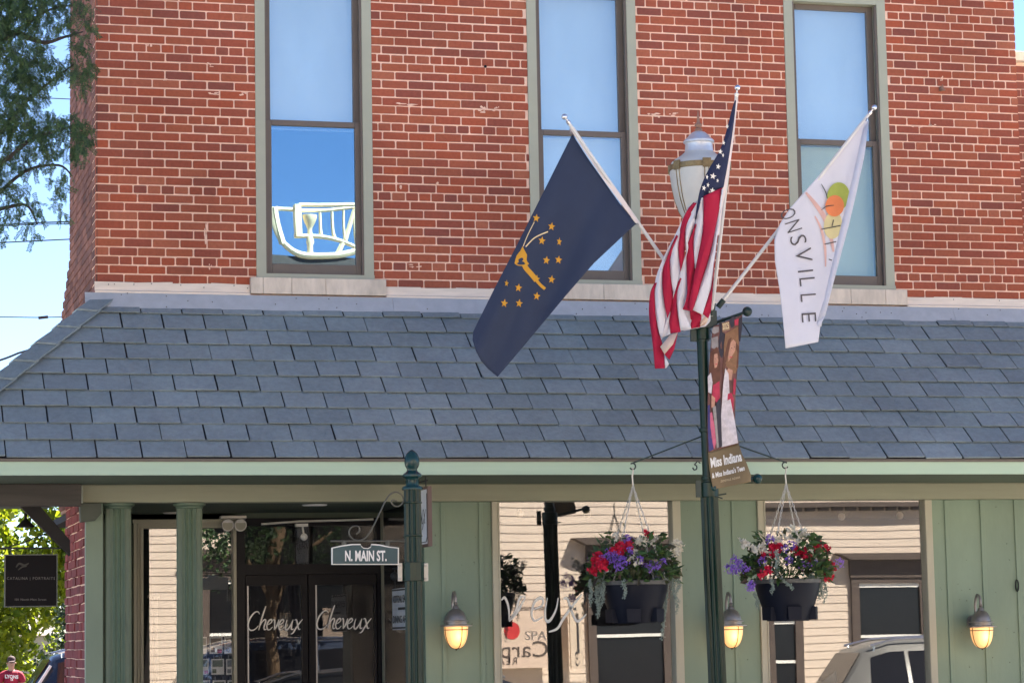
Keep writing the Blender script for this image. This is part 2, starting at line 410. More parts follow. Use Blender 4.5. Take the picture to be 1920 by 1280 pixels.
# upper windows
for i, (a, b) in enumerate(WINS):
    f = MB(); t = .078
    f.box(a+.001, a+t, -.006, .13, WZ0+.035, WZ1-.002); f.box(b-t, b-.001, -.006, .13, WZ0+.035, WZ1-.002)
    f.box(a+t, b-t, -.004, .13, WZ1-.05, WZ1-.002); f.box(a-.0, b+.0, -.02, .13, WZ0-.002, WZ0+.035)
    win = f.build('window', M['sage'], bld)
    def sash(z0, z1, y, bt, tt, s=.055):
        q = MB(); x0, x1 = a+t+.001, b-t-.001
        q.box(x0, x0+s, y, y+.04, z0, z1); q.box(x1-s, x1, y, y+.04, z0, z1)
        q.box(x0+s, x1-s, y, y+.04, z0, z0+bt); q.box(x0+s, x1-s, y, y+.04, z1-tt, z1)
        q.build('sash', M['sash'], win, bevel=.004)
        g = MB(); g.box(x0+s-.003, x1-s+.003, y+.018, y+.022, z0+bt-.003, z1-tt+.003); g.build('pane', M['glass_up'] if z0 > 5 else M[('glass_low','glass_up','glass_dim')[i]], win)
    sash(5.622, WZ1-.05, .085, .05, .045); sash(WZ0+.037, 5.672, .04, .085, .045)
    # stops either side
    q = MB(); q.box(b-t-.016, b-t-.0015, .0, .04, WZ0+.037, WZ1-.06); q.box(a+t+.0015, a+t+.012, .0, .04, WZ0+.037, WZ1-.06); build_split(q, 'stop', M['sash'], win)
    bl = MB(); zb = [5.62, 4.5, 4.5][i]
    n = 40
    zz = [zb+(WZ1-.08-zb)*k/n for k in range(n+1)]
    bl.box(a+.10, b-.10, .178, .185, zb, WZ1-.08)
    bl.build('blind', M['blind'], win)
    # stone sill of blocks
    q = MB(); sx0, sx1 = a-.055, b+.085
    xs = [sx0]+[sx0+(sx1-sx0)*(.09+.02*i), sx0+(sx1-sx0)*(.3-.03*i), sx0+(sx1-sx0)*(.55+.05*i)]+[sx1] if i != 2 else [sx0, sx0+.55, sx0+.86, sx1]
    for u, v in zip(xs[:-1], xs[1:]): q.box(u+.0012, v-.0012, -.062, .0, 4.275, WZ0-.003)
    q.build('sill', M['stone'], win, bevel=.004)
# flashing
ZT = 4.352
q = MB(); rng = random.Random(9)
for a, b in [(BX0-.01, WINS[0][0]-.057), (WINS[0][1]+.087, WINS[1][0]-.057), (WINS[1][1]+.087, WINS[2][0]-.057), (WINS[2][1]+.087, 9.0)]:
    n = max(2, int((b-a)/.25))
    for i in range(n):
        u, v = a+(b-a)*i/n, a+(b-a)*(i+1)/n
        q.add([(u,-.012,ZT+rng.uniform(-.006,.006)),(v,-.012,ZT+rng.uniform(-.006,.006)),(v,-.022,4.285),(u,-.022,4.285),(u,-.05,4.275),(v,-.05,4.275),(u,-.05,4.262),(v,-.05,4.262)],
              [(0,3,2,1),(3,4,5,2),(4,6,7,5)])
build_split(q, 'upper_flashing', M['flash_w'], bld, solid=.003)
q = MB(); u = BX0-.09
while u < 9.0:
    v = min(u+2.4, 9.0); q.add([(u+.002,-.048,4.262),(v,-.048,4.262),(v,-.115,4.135+rng.uniform(-.006,.002)),(u+.002,-.115,4.135)], [(0,3,2,1)]); u = v
q.add([(BX0-.012,2.4,4.262),(BX0-.012,-.02,4.262),(BX0-.09,-.10,4.14),(BX0-.09,2.4,4.14)], [(0,1,2,3)])
build_split(q, 'lower_flashing', M['flash_b'], bld, solid=.003)
q = MB()
for i in range(70):
    x = rng.uniform(BX0, 8); z = rng.choice([4.33, 4.25, 4.20, 4.16]); z += rng.uniform(-.012, .012)
    y = -.024 if z > 4.28 else -.052-(4.262-z)*.53
    q.ball((x, y, z), .0045, 6)
build_split(q, 'flashing_nail', M['drip'], bld)

# ------------------------------------------------------------------ slate roof
EZ, RT = 2.888, 4.215
RU = Vector((0, 1.5, RT-EZ)); RL_ = RU.length; RUn = RU.normalized()
def slates(mb, org, ax, up, nrm, x1, clip, seed):
    rng = random.Random(seed); org = Vector(org); ax = Vector(ax); up = Vector(up); nrm = Vector(nrm)
    rows = 10; ex = RL_/rows; wd = .3145
    for r in range(rows):
        v0 = r*ex; off = (.157 if r % 2 else 0)+.137
        x = -wd*6+off
        while x < x1:
            a, b = x+.0052+rng.uniform(-.0025,.0025), x+wd-.0052+rng.uniform(-.0025,.0025)
            lo, hi = v0-.006+rng.uniform(-.0035,.0035), v0+ex+.02
            cl, ch = clip(v0), clip(v0+ex)
            if b > cl+.01:
                al, ah = max(a, cl), max(a, ch); bl, bh = b, max(b, ch)
                if rng.random() < .5: al += .0
                l0 = .025+rng.uniform(-.004,.006); sk = rng.uniform(-.004,.004)
                c = .005
                bot = [(al+c,lo,l0),(bl-c,lo+sk,l0+sk),(bl,lo+c+sk,l0+sk)]
                P = lambda u, v, h: org+ax*u+up*v+nrm*h
                top = [P(al,lo+.004,l0), P(al+.006,lo,l0-.001), P(bl-.006,lo+sk,l0-.001), P(bl,lo+.004+sk,l0), P(bh,hi,.006), P(ah,hi,.006)]
                bt = [p-nrm*.009 for p in top]
                mb.add(top+bt, [(0,1,2,3,4,5)]+[((i+1) % 6, i, 6+i, 6+(i+1) % 6) for i in range(6)])
            x += wd
nf = Vector((0, -(RT-EZ), 1.5)).normalized()
mb = MB()
slates(mb, (0,-1.5,EZ), (1,0,0), RUn, nf, 8.6, lambda v: -1.5+1.5*v/RL_, 11)
nl = Vector((-(RT-EZ), 0, 1.5)).normalized()
slates(mb, (-1.5,0,EZ), (0,1,0), Vector((1.5,0,RT-EZ)).normalized(), nl, 3.0, lambda v: -1.5+1.5*v/RL_, 12)
k = len(mb.f)
mb.add([(-1.5,-1.5,EZ),(8.6,-1.5,EZ),(8.6,0,RT),(0,0,RT),(0,3,RT),(-1.5,3,EZ)], [(0,1,2,3),(0,3,4,5)], 1)
roof = mb.build('slate_roof', [M['slate'], M['underlay']], bld)
# hip caps
mb = MB(); rng = random.Random(2); H0 = Vector((-1.53,-1.53,EZ+.012)); H1 = Vector((-.01,-.01,RT+.02)); hd = (H1-H0); HL = hd.length; hd.normalize()
sf = (Vector((1,0,0))-hd*hd.x).normalized(); ss = (Vector((0,1,0))-hd*hd.y).normalized()
n = 9
for i in range(n):
    a = H0+hd*(HL*i/n-.015); b = H0+hd*(HL*(i+1)/n+.03); up = Vector((0,0,1))
    A = a+up*.040; B = b+up*.02
    w = .125
    fa = a+Vector((1,0,0))*w*1.25+nf*.036; fb = b+Vector((1,0,0))*w*1.25+nf*.02
    ga = a+Vector((0,1,0))*w*1.25+nl*.036; gb = b+Vector((0,1,0))*w*1.25+nl*.02
    mb.add([A,fa,fb,B,ga,gb]+[p-up*.013 for p in (A,fa,fb,B,ga,gb)], [(0,1,2,3),(0,3,5,4),(6,7,1,0),(6,0,4,10),(7,8,2,1),(10,4,5,11)])
mb.build('hip_cap', M['slate'], roof)
mb = MB()
mb.box(-1.515, 8.6, -1.515, -1.49, 2.866, 2.887); mb.box(-1.515, -1.49, -1.49, 3, 2.866, 2.887)
mb.build('drip_edge', M['drip'], bld)
mb = MB(); mb.box(-1.503, 8.6, -1.503, -1.48, 2.772, 2.866); mb.box(-1.503, -1.48, -1.48, 3, 2.772, 2.866)
mb.build('fascia', M['fascia'], bld)
mb = MB(); mb.box(-1.48, 8.6, -1.48, .2, 2.776, 2.80); mb.box(-1.48, -.13, .2, 3, 2.776, 2.80)
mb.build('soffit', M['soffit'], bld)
# shopfront beam
mb = MB(); mb.box(X_(155,925,-.36), 9.4, -.36, -.16, 2.643, 2.774); mb.box(X_(155,925,-.36)-.004, 9.4, -.366, -.36, 2.765, 2.7745)
mb.build('beam', M['beam'], bld, bevel=.004)
# timber beam, corbel and brace on the passage side
mb = MB(); zb = Z_(60,948,-.5); xe = X_(153,930,-.5)
mb.box(-4.2, xe, -.5, -.37, zb, 2.774); mb.build('timber_beam', M['timber'], bld, bevel=.005)
mb = MB(); a = [at(150,943,-.42), at(190,943,-.42), at(190,962,-.42), at(180,974,-.42), at(152,978,-.42)]
mb.prism(a, (0,.12,0)); mb.build('corbel', M['corbel'], bld)
mb = MB(); mb.prism([at(36,946,-.40), at(72,946,-.40), at(131,1012,-.40), at(131,1040,-.40)], (0,.09,0)); mb.box(-4.2,-4.05,-.5,-.35,-.1,zb)
build_split(mb, 'brace', M['timberd'], bld, bevel=.004)

# nail heads
# shopfront wall, front plane Y=-.30
YF = -.30
def pxX(px, y=1100, Y=YF): return X_(px, y, Y)
mb = MB(); z0, z1 = -.1, 2.643
g1 = (pxX(938), pxX(1263)); g2 = (pxX(1438), pxX(1738)); zs = .72
wx0 = pxX(797)
segs = [(wx0, pxX(924)), (pxX(1279), pxX(1424)), (pxX(1752), 9.4)]
for a, b in segs: mb.box(a, b, YF+.012, YF+.10, z0, z1)
mb.box(segs[0][1], segs[1][0], YF+.012, YF+.10, z0, zs-.05); mb.box(segs[1][1], segs[2][0], YF+.012, YF+.10, z0, zs-.05)
mb.box(-.135, -.005, YF, -.242, z0, z1); mb.box(-.019, -.005, -.242, 1.3, z0, z1)                      # pier left of the columns
mb.box(wx0, wx0+.10, YF+.10, 1.3, z0, z1)                  # return wall
for px in (832, 903.5, 1344, 1379.5, 1780.5, 1847.5, 1911.5, 1980):
    a = pxX(px-4); b = pxX(px+4); mb.box(a, b, YF, YF+.011, z0, z1-.002)
build_split(mb, 'board_wall', M['green'], bld, bevel=.003)
for (ga, gb), (ca, cb) in ((g1, (segs[0][1], segs[1][0])), (g2, (segs[1][1], segs[2][0]))):
    q = MB()
    q.box(ca+.001, ga, YF-.012, YF+.09, zs-.05, z1-.002); q.box(gb, cb-.001, YF-.012, YF+.09, zs-.05, z1-.002)
    q.box(ga, gb, YF-.010, YF+.09, zs-.05, zs); q.box(ga-.012, ga-.001, YF-.02, YF-.013, zs, z1-.002); q.box(gb+.001, gb+.012, YF-.02, YF-.013, zs, z1-.002)
    w = q.build('shop_window', M['cream'], bld, bevel=.002)
    q = MB(); q.box(ga, gb, YF+.04, YF+.046, zs, z1-.001); q.build('pane', M['glass_shop'], w)
nq = MB(); rng = random.Random(31)
for px in (815,868,888,912,1290,1325,1362,1400,1764,1800,1815,1865,1890,1905):
    for k in range(4):
        c = at(px+rng.uniform(-4,4), rng.choice((955,975,1010,1060,1100,1130,1180,1240))+rng.uniform(-12,12), YF+.012); nq.ball(c, rng.choice((.003,.0045)), 6)
build_split(nq, 'nail_head', M['soffit'], bld)
# columns
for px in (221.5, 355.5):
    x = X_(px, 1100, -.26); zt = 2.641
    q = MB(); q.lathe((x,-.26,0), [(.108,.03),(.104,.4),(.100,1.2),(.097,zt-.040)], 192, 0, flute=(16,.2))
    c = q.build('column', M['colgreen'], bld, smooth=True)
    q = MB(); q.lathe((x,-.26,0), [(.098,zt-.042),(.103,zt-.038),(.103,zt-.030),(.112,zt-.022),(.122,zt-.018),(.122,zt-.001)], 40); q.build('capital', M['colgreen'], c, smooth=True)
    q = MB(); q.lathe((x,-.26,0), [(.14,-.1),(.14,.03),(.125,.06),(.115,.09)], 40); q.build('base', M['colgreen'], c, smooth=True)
# recessed entry: back plane Y=1.3
YR = 1.3
def rX(px, y=1150): return X_(px, y, YR)
zc = Z_(340, 976, YR); zg = Z_(340, 990, YR)
q = MB(); dx0, dx1 = rX(250), rX(443)
q.box(dx0, rX(268), YR-.03, YR+.08, .5, zc); q.box(rX(268), rX(437), YR-.03, YR+.08, zg, zc); q.box(rX(437), dx1, YR-.03, YR+.08, .5, zc)
q.box(dx0+.03, dx0+.04, YR-.042, YR-.031, .5, zc-.02); q.box(rX(262), rX(268), YR-.045, YR-.031, .5, zg-.001); q.box(dx0-.01, dx1, YR-.045, YR-.031, zc-.02, zc+.01)
q.box(dx0, dx1, YR-.03, YR+.08, .42, .5)
w = q.build('shop_window', M['cream'], bld, bevel=.002)
q = MB(); q.box(rX(268), rX(437), YR+.03, YR+.036, .5, zg); q.build('pane', M['glass_shop'], w)
q = MB(); q.box(-.005, dx0, YR, YR+.08, -.1, 2.64); q.box(dx0, dx1, YR, YR+.08, -.1, .42); q.box(dx0, dx1, YR, YR+.08, zc, 2.64)
q.box(-.005, rX(722), YR, YR+.08, 2.60, 2.66)
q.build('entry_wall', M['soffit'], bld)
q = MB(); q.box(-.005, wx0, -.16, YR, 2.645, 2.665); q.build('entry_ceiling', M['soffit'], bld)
q = MB()
for px, py, r in ((590,945,.10),(318,963,.09)):
    a = at(px, py, 0); tt = (2.643-CP.z)/(at(px,py,0).z-CP.z); p = CP+(a-CP)*tt
    q.lathe((p.x, min(p.y,1.1), 0), [(r,2.640),(r*.9,2.632),(r*.3,2.630)], 20)
build_split(q, 'ceiling_light', M['paper'], bld, smooth=True)
# doors
dl = rX(443); dr = rX(722); ztr = Z_(600,1063,YR); zdt = Z_(600,1076,YR); ztt = Z_(600,985,YR)
q = MB(); q.box(dl, rX(459), YR-.02, YR+.06, -.1, 2.60); q.box(rX(707), dr, YR-.02, YR+.06, -.1, 2.60)
q.box(rX(459), rX(707), YR-.02, YR+.06, zdt, ztr+.03); q.box(rX(459), rX(707), YR-.02, YR+.06, ztt, 2.60)
df = q.build('door_frame', M['black'], bld)
q = MB(); q.box(rX(459), rX(707), YR+.02, YR+.026, ztr+.03, ztt); q.build('transom', M['glass_door'], df)
def script(mb, fn, w=.13):
    G = [
     [(1.32,1.55),(1.15,1.78),(.8,1.72),(.35,1.25),(.08,.6),(.15,.12),(.45,-.05),(.85,.08),(1.2,.42)],
     [(2.0,2.35),(1.75,1.7),(1.45,.8),(1.22,-.02)], [(1.35,.35),(1.62,.82),(1.9,1.02),(1.98,.82),(1.8,.3),(1.86,.02),(2.1,.12)],
     [(2.15,.48),(2.5,.66),(2.66,.88),(2.56,1.02),(2.3,.86),(2.1,.42),(2.2,.04),(2.45,.04),(2.72,.3)],
     [(2.78,.95),(2.92,1.0),(2.95,.6),(2.9,.0)], [(2.9,.0),(3.2,.45),(3.42,1.03)],
     [(3.42,.48),(3.77,.66),(3.93,.88),(3.83,1.02),(3.57,.86),(3.37,.42),(3.47,.04),(3.72,.04),(4.0,.3)],
     [(4.3,1.0),(4.15,.55),(4.1,.12),(4.28,.0),(4.6,.35),(4.85,.85)], [(4.95,1.02),(4.78,.45),(4.78,.06),(5.0,.1)],
     [(5.12,.95),(5.3,1.0),(5.42,.6),(5.55,.08),(5.75,.1)], [(5.98,1.05),(5.6,.62),(5.2,.1),(4.95,-.28),(4.7,-.42)]]
    for g in G: stroke(mb, g, w, fn)
for (a, b, ga, gb, tx, ty, hx) in ((460,577,466,566,464,1180,566), (578,706,594,702,593,1178,560)):
    q = MB(); z0 = .02; y = YR-.01
    q.box(rX(a)+.002, rX(ga), y, y+.045, z0, zdt-.004); q.box(rX(gb), rX(b)-.002, y, y+.045, z0, zdt-.004)
    zt = Z_(600,1096,YR)
    q.box(rX(ga), rX(gb), y, y+.045, zt, zdt-.004); q.box(rX(ga), rX(gb), y, y+.045, z0, .25)
    d = q.build('door', M['black'], bld)
    q = MB(); q.box(rX(ga), rX(gb), y+.02, y+.026, .25, zt); q.build('pane', M['glass_door'], d)
    q = MB(); q.box(rX(ga)-.012, rX(ga)-.001, y-.004, y+.02, z0, zt); q.build('edge_strip', M['steel'], d)
    q = MB(); hxx = rX(571 if a < 500 else 584); q.tube([(hxx,y,.95),(hxx,y-.05,.97),(hxx,y-.05,1.2),(hxx,y,1.22)], .008); q.build('handle', M['steel'], d)
    q = MB(); sw = 17.3
    script(q, lambda x, yy: at(tx+x*sw, ty-yy*19, YR-.016), .17)
    q.build('lettering', M['vinyl'], d)
# return-wall side window
q = MB(); X = wx0-.012; y0 = 1.22; y1 = .2; zt = Z_(735,951,1.2)
q.box(X, wx0, y0-.10, y0, .3, zt); q.box(X, wx0, y1-.10, y1, .3, zt); q.box(X-.002, wx0, y1-.1, y0, zt, zt+.09)
w = q.build('side_window', M['cream'], bld)
q = MB(); q.box(X+.002, X+.008, y1, y0-.10, .3, zt); q.build('pane', M['winb'], w)
# conduit under the entry ceiling
q = MB(); q.tube([at(490,982,1.2), at(560,977,1.2), at(700,973,1.2)], .009); q.build('conduit', M['lets'], bld)
# warm ceiling lights inside the shop
q = MB()
for px, py in ((975,962),(1101,964),(1198,962),(1578,968),(1687,966)):
    p = at(px, py, .9); q.ball(p, .032, 12)
build_split(q, 'pendant_bulb', mat('dim_bulb', (.5,.42,.30), .5), bld)
# small wall marks
q = MB(); p = at(1907,1097,YF); q.lathe((p.x,YF-.001,p.z), [(.02,0)], 3)
q = MB(); c = at(1907,1097,YF-.01)
q.tube([c+Vector((math.cos(t*.5236)*.014,0,math.sin(t*.5236)*.048)) for t in range(13)], .005, 6); q.build('wall_ring', M['black'], bld)
q = MB(); c = at(1765,167,-.02); q.obox(c, (.014,0,0), (0,.02,0), (0,0,.017)); q.obox(c+Vector((.01,-.02,-.012)), (.012,0,0), (0,.012,0), (0,0,.006)); q.tube([c, c+Vector((0,-.03,.03))], .006, 6); q.build('iron_stub', M['rustf'], bld)
q = MB(); c = at(910,125,-.003); q.ball(c, .012, 8); q.build('wall_plug', M['black'], bld)

# ------------------------------------------------------------------ neighbouring building on the right
nb = empty('brick_building', (7.85,.3,0), 'darker red brick neighbouring building with stone coping at the right edge', 'building')
mb = MB(); zt = Z_(1912,118,.3)
bricks(mb, (7.80,.3,0), (1,0,0), (0,-1,0), 3.0, 4.2, zt, hz=6.2, seed=20, rough=.003); mb.box(7.80,14,.308,12,4.1,zt,1)
mb.build('wall', [M['shell'], M['mortar']], nb)
mb = MB(); mb.box(7.78,14,.22,.6,zt,Z_(1912,96,.22)); mb.build('coping', M['stone'], nb, bevel=.01)

# ------------------------------------------------------------------ ground
mb = MB(); mb.add([(-300,-300,-.14),(300,-300,-.14),(300,5,-.14),(-300,5,-.14),(-300,40,-.42),(300,40,-.42),(-300,900,-.42),(300,900,-.42)], [(0,1,2,3),(3,2,5,4),(4,5,7,6)])
struct(mb.build('road', M['road']))
mb = MB(); mb.box(-30,40,-3.6,-.2,-.136,0); mb.box(-30,-.14,-.2,5,-.136,-.002); struct(mb.build('sidewalk', M['walk']))
mb = MB(); mb.box(-40,50,-21,-18.0,-.136,0); struct(mb.build('far_sidewalk', M['walk']))
mb = MB(); mb.box(-30,40,-3.75,-3.602,-.136,.012); mb.box(-40,50,-17.998,-17.85,-.136,.012); struct(mb.build('kerb', M['stone']))
mb = MB()
for i in range(-3, 12): mb.box(i*2.8, i*2.8+.1, -8.6, -3.9, -.139, -.136)
mb.box(-40, 50, -10.95, -10.83, -.139, -.136); struct(mb.build('road_marking', M['paint']))

# ------------------------------------------------------------------ wall lanterns
def make_lantern(x, z, label):
    r = empty('wall_lantern', (x,YF,z), label, 'wall lamp', 'wall lanterns on the green shopfront'); y = YF-.16; c = (x,y,z); s = 1/240.
    q = MB(); q.lathe((x,YF,z+.03), [(.001,0)]*3, 3); q = MB()
    q.tube([(x-.0,YF-.002,z+.01),(x,YF-.02,z+.01)], [.055,.05], 20)
    q.tube(cr([(x,YF-.015,z+.01),(x,YF-.06,z+.05),(x,YF-.06,z+.16),(x,YF-.10,z+.225),(x,YF-.15,z+.20),(x,y,z+.14)], 5), .011, 8)
    q.build('gooseneck', M['lampm'], r, smooth=True)
    q = MB(); q.lathe(c, [(.012,.15),(.018,.14),(.010,.128),(.022,.118),(.026,.10),(.030,.098),(.055,.08),(.076,.04),(.080,.012)], 28)
    q.lathe(c, [(.082,.012),(.100,.008),(.100,.002),(.082,-.002)], 28); q.lathe(c, [(.084,-.002),(.084,-.02)], 28); q.lathe(c, [(.086,-.02),(.122,-.026),(.122,-.034),(.080,-.038)], 28)
    q.build('hood', M['lampm'], r, smooth=True)
    q = MB(); P = [(.092*math.cos(t)**.75, -.038-.165*math.sin(t)) for t in [i*math.pi/2/9*.985 for i in range(10)]]
    q.lathe(c, P, 28); q.build('glass', M['pane_w'], r, smooth=True)
    q = MB(); q.ball((x,y,z-.085), .028, 12, sz=1.3); q.build('bulb', M['bulb'], r, smooth=True)
    q = MB()
    for k in range(4):
        a = k*math.pi/2+.25-math.pi/2
        q.tube([(x+(rr+.004)*math.cos(a), y+(rr+.004)*math.sin(a), z+zz) for rr, zz in P]+[(x,y,z-.215)], .0035, 5)
    q.tube([(x+.091*math.cos(t*.2618),y+.091*math.sin(t*.2618),z-.06) for t in range(25)], .0035, 5)
    q.lathe((x,y,z), [(.012,-.205),(.016,-.198),(.02,-.192)], 10)
    q.build('cage', M['lampcage'], r, smooth=True)
    ld = D.lights.new('lantern_glow', 'POINT'); ld.energy = .3; ld.color = (1,.6,.25); ld.shadow_soft_size = .08
    lo = D.objects.new('lantern_glow', ld); COL.objects.link(lo); lo.parent = r; lo.location = (0,-.29,-.12)
    return r
lp = [(855,1165,'lit bronze wall lantern on the green boards between the white sign post and the first big shop window'),
      (1371,1165,'lit bronze wall lantern partly behind the tall green lamp post'),
      (1840,1167,'lit bronze wall lantern at the right end of the shopfront by the ring mark')]
lp[0] = (855,1165,'lit bronze wall lantern on green boards just right of the street sign post')
base = None
for px, py, lab in lp:
    p = at(px, py, YF-.16)
    if base is None: base = make_lantern(p.x, p.z, lab)
    else:
        o = copy_tree(base); o.location = (p.x, YF, p.z); o['label'] = lab

# ------------------------------------------------------------------ flood light over the door, camera
fl = empty('flood_light', at(437,970,YR-.1), 'white twin flood light fixed above the entrance between window and door', 'security light')
q = MB(); a, b = at(413,966,YR-.12), at(462,972,YR-.12); q.box(a.x, b.x, YR-.14, YR-.04, b.z, a.z); q.build('housing', M['lets'], fl, bevel=.008)
for px in (426, 450):
    c = at(px, 984, YR-.16); q = MB(); q.tube([c+Vector((0,.08,.015)), c+Vector((0,-.02,0)), c+Vector((0,-.03,-.002))], [.03,.052,.05], 20); h = q.build('lamp_head', M['lets'], fl, smooth=True)
    q = MB(); q.tube([c+Vector((0,-.031,0)), c+Vector((0,-.034,0))], .042, 20); q.build('lens', M['cream'], h)
sc_ = empty('security_camera', at(568,1000,1.1), 'small white dome camera hanging under the entry ceiling', 'camera')
q = MB(); q.obox(at(565,984,1.1), (.05,0,0), (0,.03,0), (0,0,.012)); q.tube([at(567,984,1.1), at(569,1000,1.1)], .008); q.build('mount', M['lets'], sc_)
q = MB(); q.ball(at(570,1006,1.1), .03, 14); q.build('camera_head', M['paper'], sc_, smooth=True)

# ------------------------------------------------------------------ hanging signs
# blade sign under the soffit
xs_ = 2.24; zb0, zb1 = 2.262, 2.70
bs = empty('hanging_sign', (xs_,-1.0,zb1), 'white blade sign with black script in a brown frame hanging behind the street sign post', 'shop sign')
q = MB(); y0, y1 = -1.36, -.62
for a in ((y0,y0+.03,zb0,zb1),(y1-.03,y1,zb0,zb1),(y0+.03,y1-.03,zb0,zb0+.02),(y0+.03,y1-.03,zb1-.02,zb1)): q.box(xs_-.008,xs_+.022,a[0],a[1],a[2],a[3])
q.build('frame', mat('brown_frame', (.14,.085,.07), .5), bs)
q = MB(); q.box(xs_-.002,xs_+.012,y0+.03,y1-.03,zb0+.02,zb1-.02); q.build('panel', M['signw'], bs)
q = MB(); fn = lambda x, y: Vector((xs_-.004, y1-.05-(x)*.101, zb0+.17+y*.10)); script(q, fn, .16)
q.tube([(xs_-.005,y1-.04,zb0+.035),(xs_-.005,y0+.08,zb0+.035),(xs_-.005,y0+.045,zb0+.07),(xs_-.005,y0+.045,zb1-.05)], .004, 4)
q.build('lettering', M['darkt'], bs)
q = MB()
for y in (-1.25,-.75): q.tube([(xs_+.005,y,zb1),(xs_+.005,y,2.775)], .005, 6)
q.tube([(xs_+.005,-1.3,2.745),(xs_+.005,-.7,2.745)], .006, 6)
build_split(q, 'hanger', M['wire'], bs)
# white notice
xn = wx0-.10
ns = empty('notice_sign', (xn,.3,2.0), 'white notice with narrow black capitals hanging behind the street sign post', 'notice')
def yn(px): 
    d = (at(px,1140,0)-CP); return CP.y+d.y*(xn-CP.x)/d.x
ya = yn(737); yb = yn(770); zt = Z_(745,1102,(ya+yb)/2); zb_ = Z_(745,1180,(ya+yb)/2)
q = MB(); q.box(xn-.006,xn+.006,yb,ya,zb_,zt); q.build('panel', M['signw'], ns)
q = MB()
L = ya-yb; H = zt-zb_
put_text(q, 'ADDITIONAL SEATING', lambda x, y: Vector((xn-.008, ya-.05*L-x*L*.9, zt-.34*H+y*H*.17)), weight=.02)
put_text(q, 'DINING AREA', lambda x, y: Vector((xn-.008, ya-.05*L-x*L*.9, zb_+.17*H+y*H*.17)), weight=.02)
for z in (zt-.025*H-.01, zb_+.03*H): q.box(xn-.009,xn-.007,yb,ya,z,z+.012)
q.box(xn-.009,xn-.007,yb,ya-L*.35,zt-.52*H,zt-.46*H)
q.build('lettering', M['darkt'], ns)
q = MB(); 
for y in (ya-.08, yb+.08): q.tube([(xn,y,zt),(xn,y,2.15)], .004, 5)
q.tube([(xn,ya-.02,2.15),(xn,yb,2.15)], .008, 6); q.ball((xn,ya-.06,zt+.10), .035, 10)
build_split(q, 'hanger', M['wire'], ns)
# black portraits sign on the passage side
YP = -.2
ps = empty('hanging_sign', at(58,1037,YP), 'square black sign with thin pale lettering hanging from a rod under the timber beam', 'shop sign')
q = MB(); a = at(8,1138,YP); b = at(108,1038,YP); q.box(a.x,b.x,YP,YP+.03,a.z,b.z); q.build('panel', M['signk'], ps)
q = MB()
for s in ((a.x,a.x+.008,a.z,b.z),(b.x-.008,b.x,a.z,b.z)): q.box(s[0],s[1],YP-.005,YP-.0005,s[2],s[3])
for s in ((a.z,a.z+.008),(b.z-.008,b.z)): q.box(a.x+.008,b.x-.008,YP-.005,YP-.0005,s[0],s[1])
q.build('frame', mat('frame_dull', (.10,.11,.09), .5), ps)
q = MB(); put_text(q, 'CATALINA | PORTRAITS', lambda x, y: at(13+x*90, 1086-y*5, YP-.003), space=1.25)
put_text(q, '101 North Main Street', lambda x, y: at(28+x*59, 1125-y*3.8, YP-.003))
q.build('lettering', M['lett'], ps)
q = MB(); stroke(q, [(30,1063),(36,1056),(46,1059),(54,1055)], 4, lambda x, y: at(x, y, YP-.003)); stroke(q, [(34,1068),(42,1062),(50,1061)], 3, lambda x, y: at(x, y, YP-.003))
q.build('bird_mark', mat('mark_dull', (.035,.03,.022), .6), ps)
q = MB(); q.tube([at(-60,1027,YP+.01), at(118,1027,YP+.01)], .007, 6); q.tube([at(20,1027,YP+.01), at(20,1038,YP+.01)], .004, 5); q.tube([at(98,1027,YP+.01), at(98,1038,YP+.01)], .004, 5)
q.tube([at(0,1030,YP+.01), at(40,1018,YP+.01), at(85,1000,YP+.01)], .005, 5)
q.build('rod', M['wire'], ps)
bl = empty('barn_lamp', at(48,975,.3), 'small dark shade lamp hanging beside the diagonal brace', 'lamp')
q = MB(); c = at(48,985,.3); q.lathe(c, [(.07,-.012),(.066,.0),(.03,.035),(.012,.05),(.012,.09)], 20); q.build('shade', M['timberd'], bl, smooth=True)
q = MB(); q.tube([c+Vector((0,0,.09)), c+Vector((0,0,.2)), (c.x,c.y,2.776)], .007); q.build('stem', M['timberd'], bl)

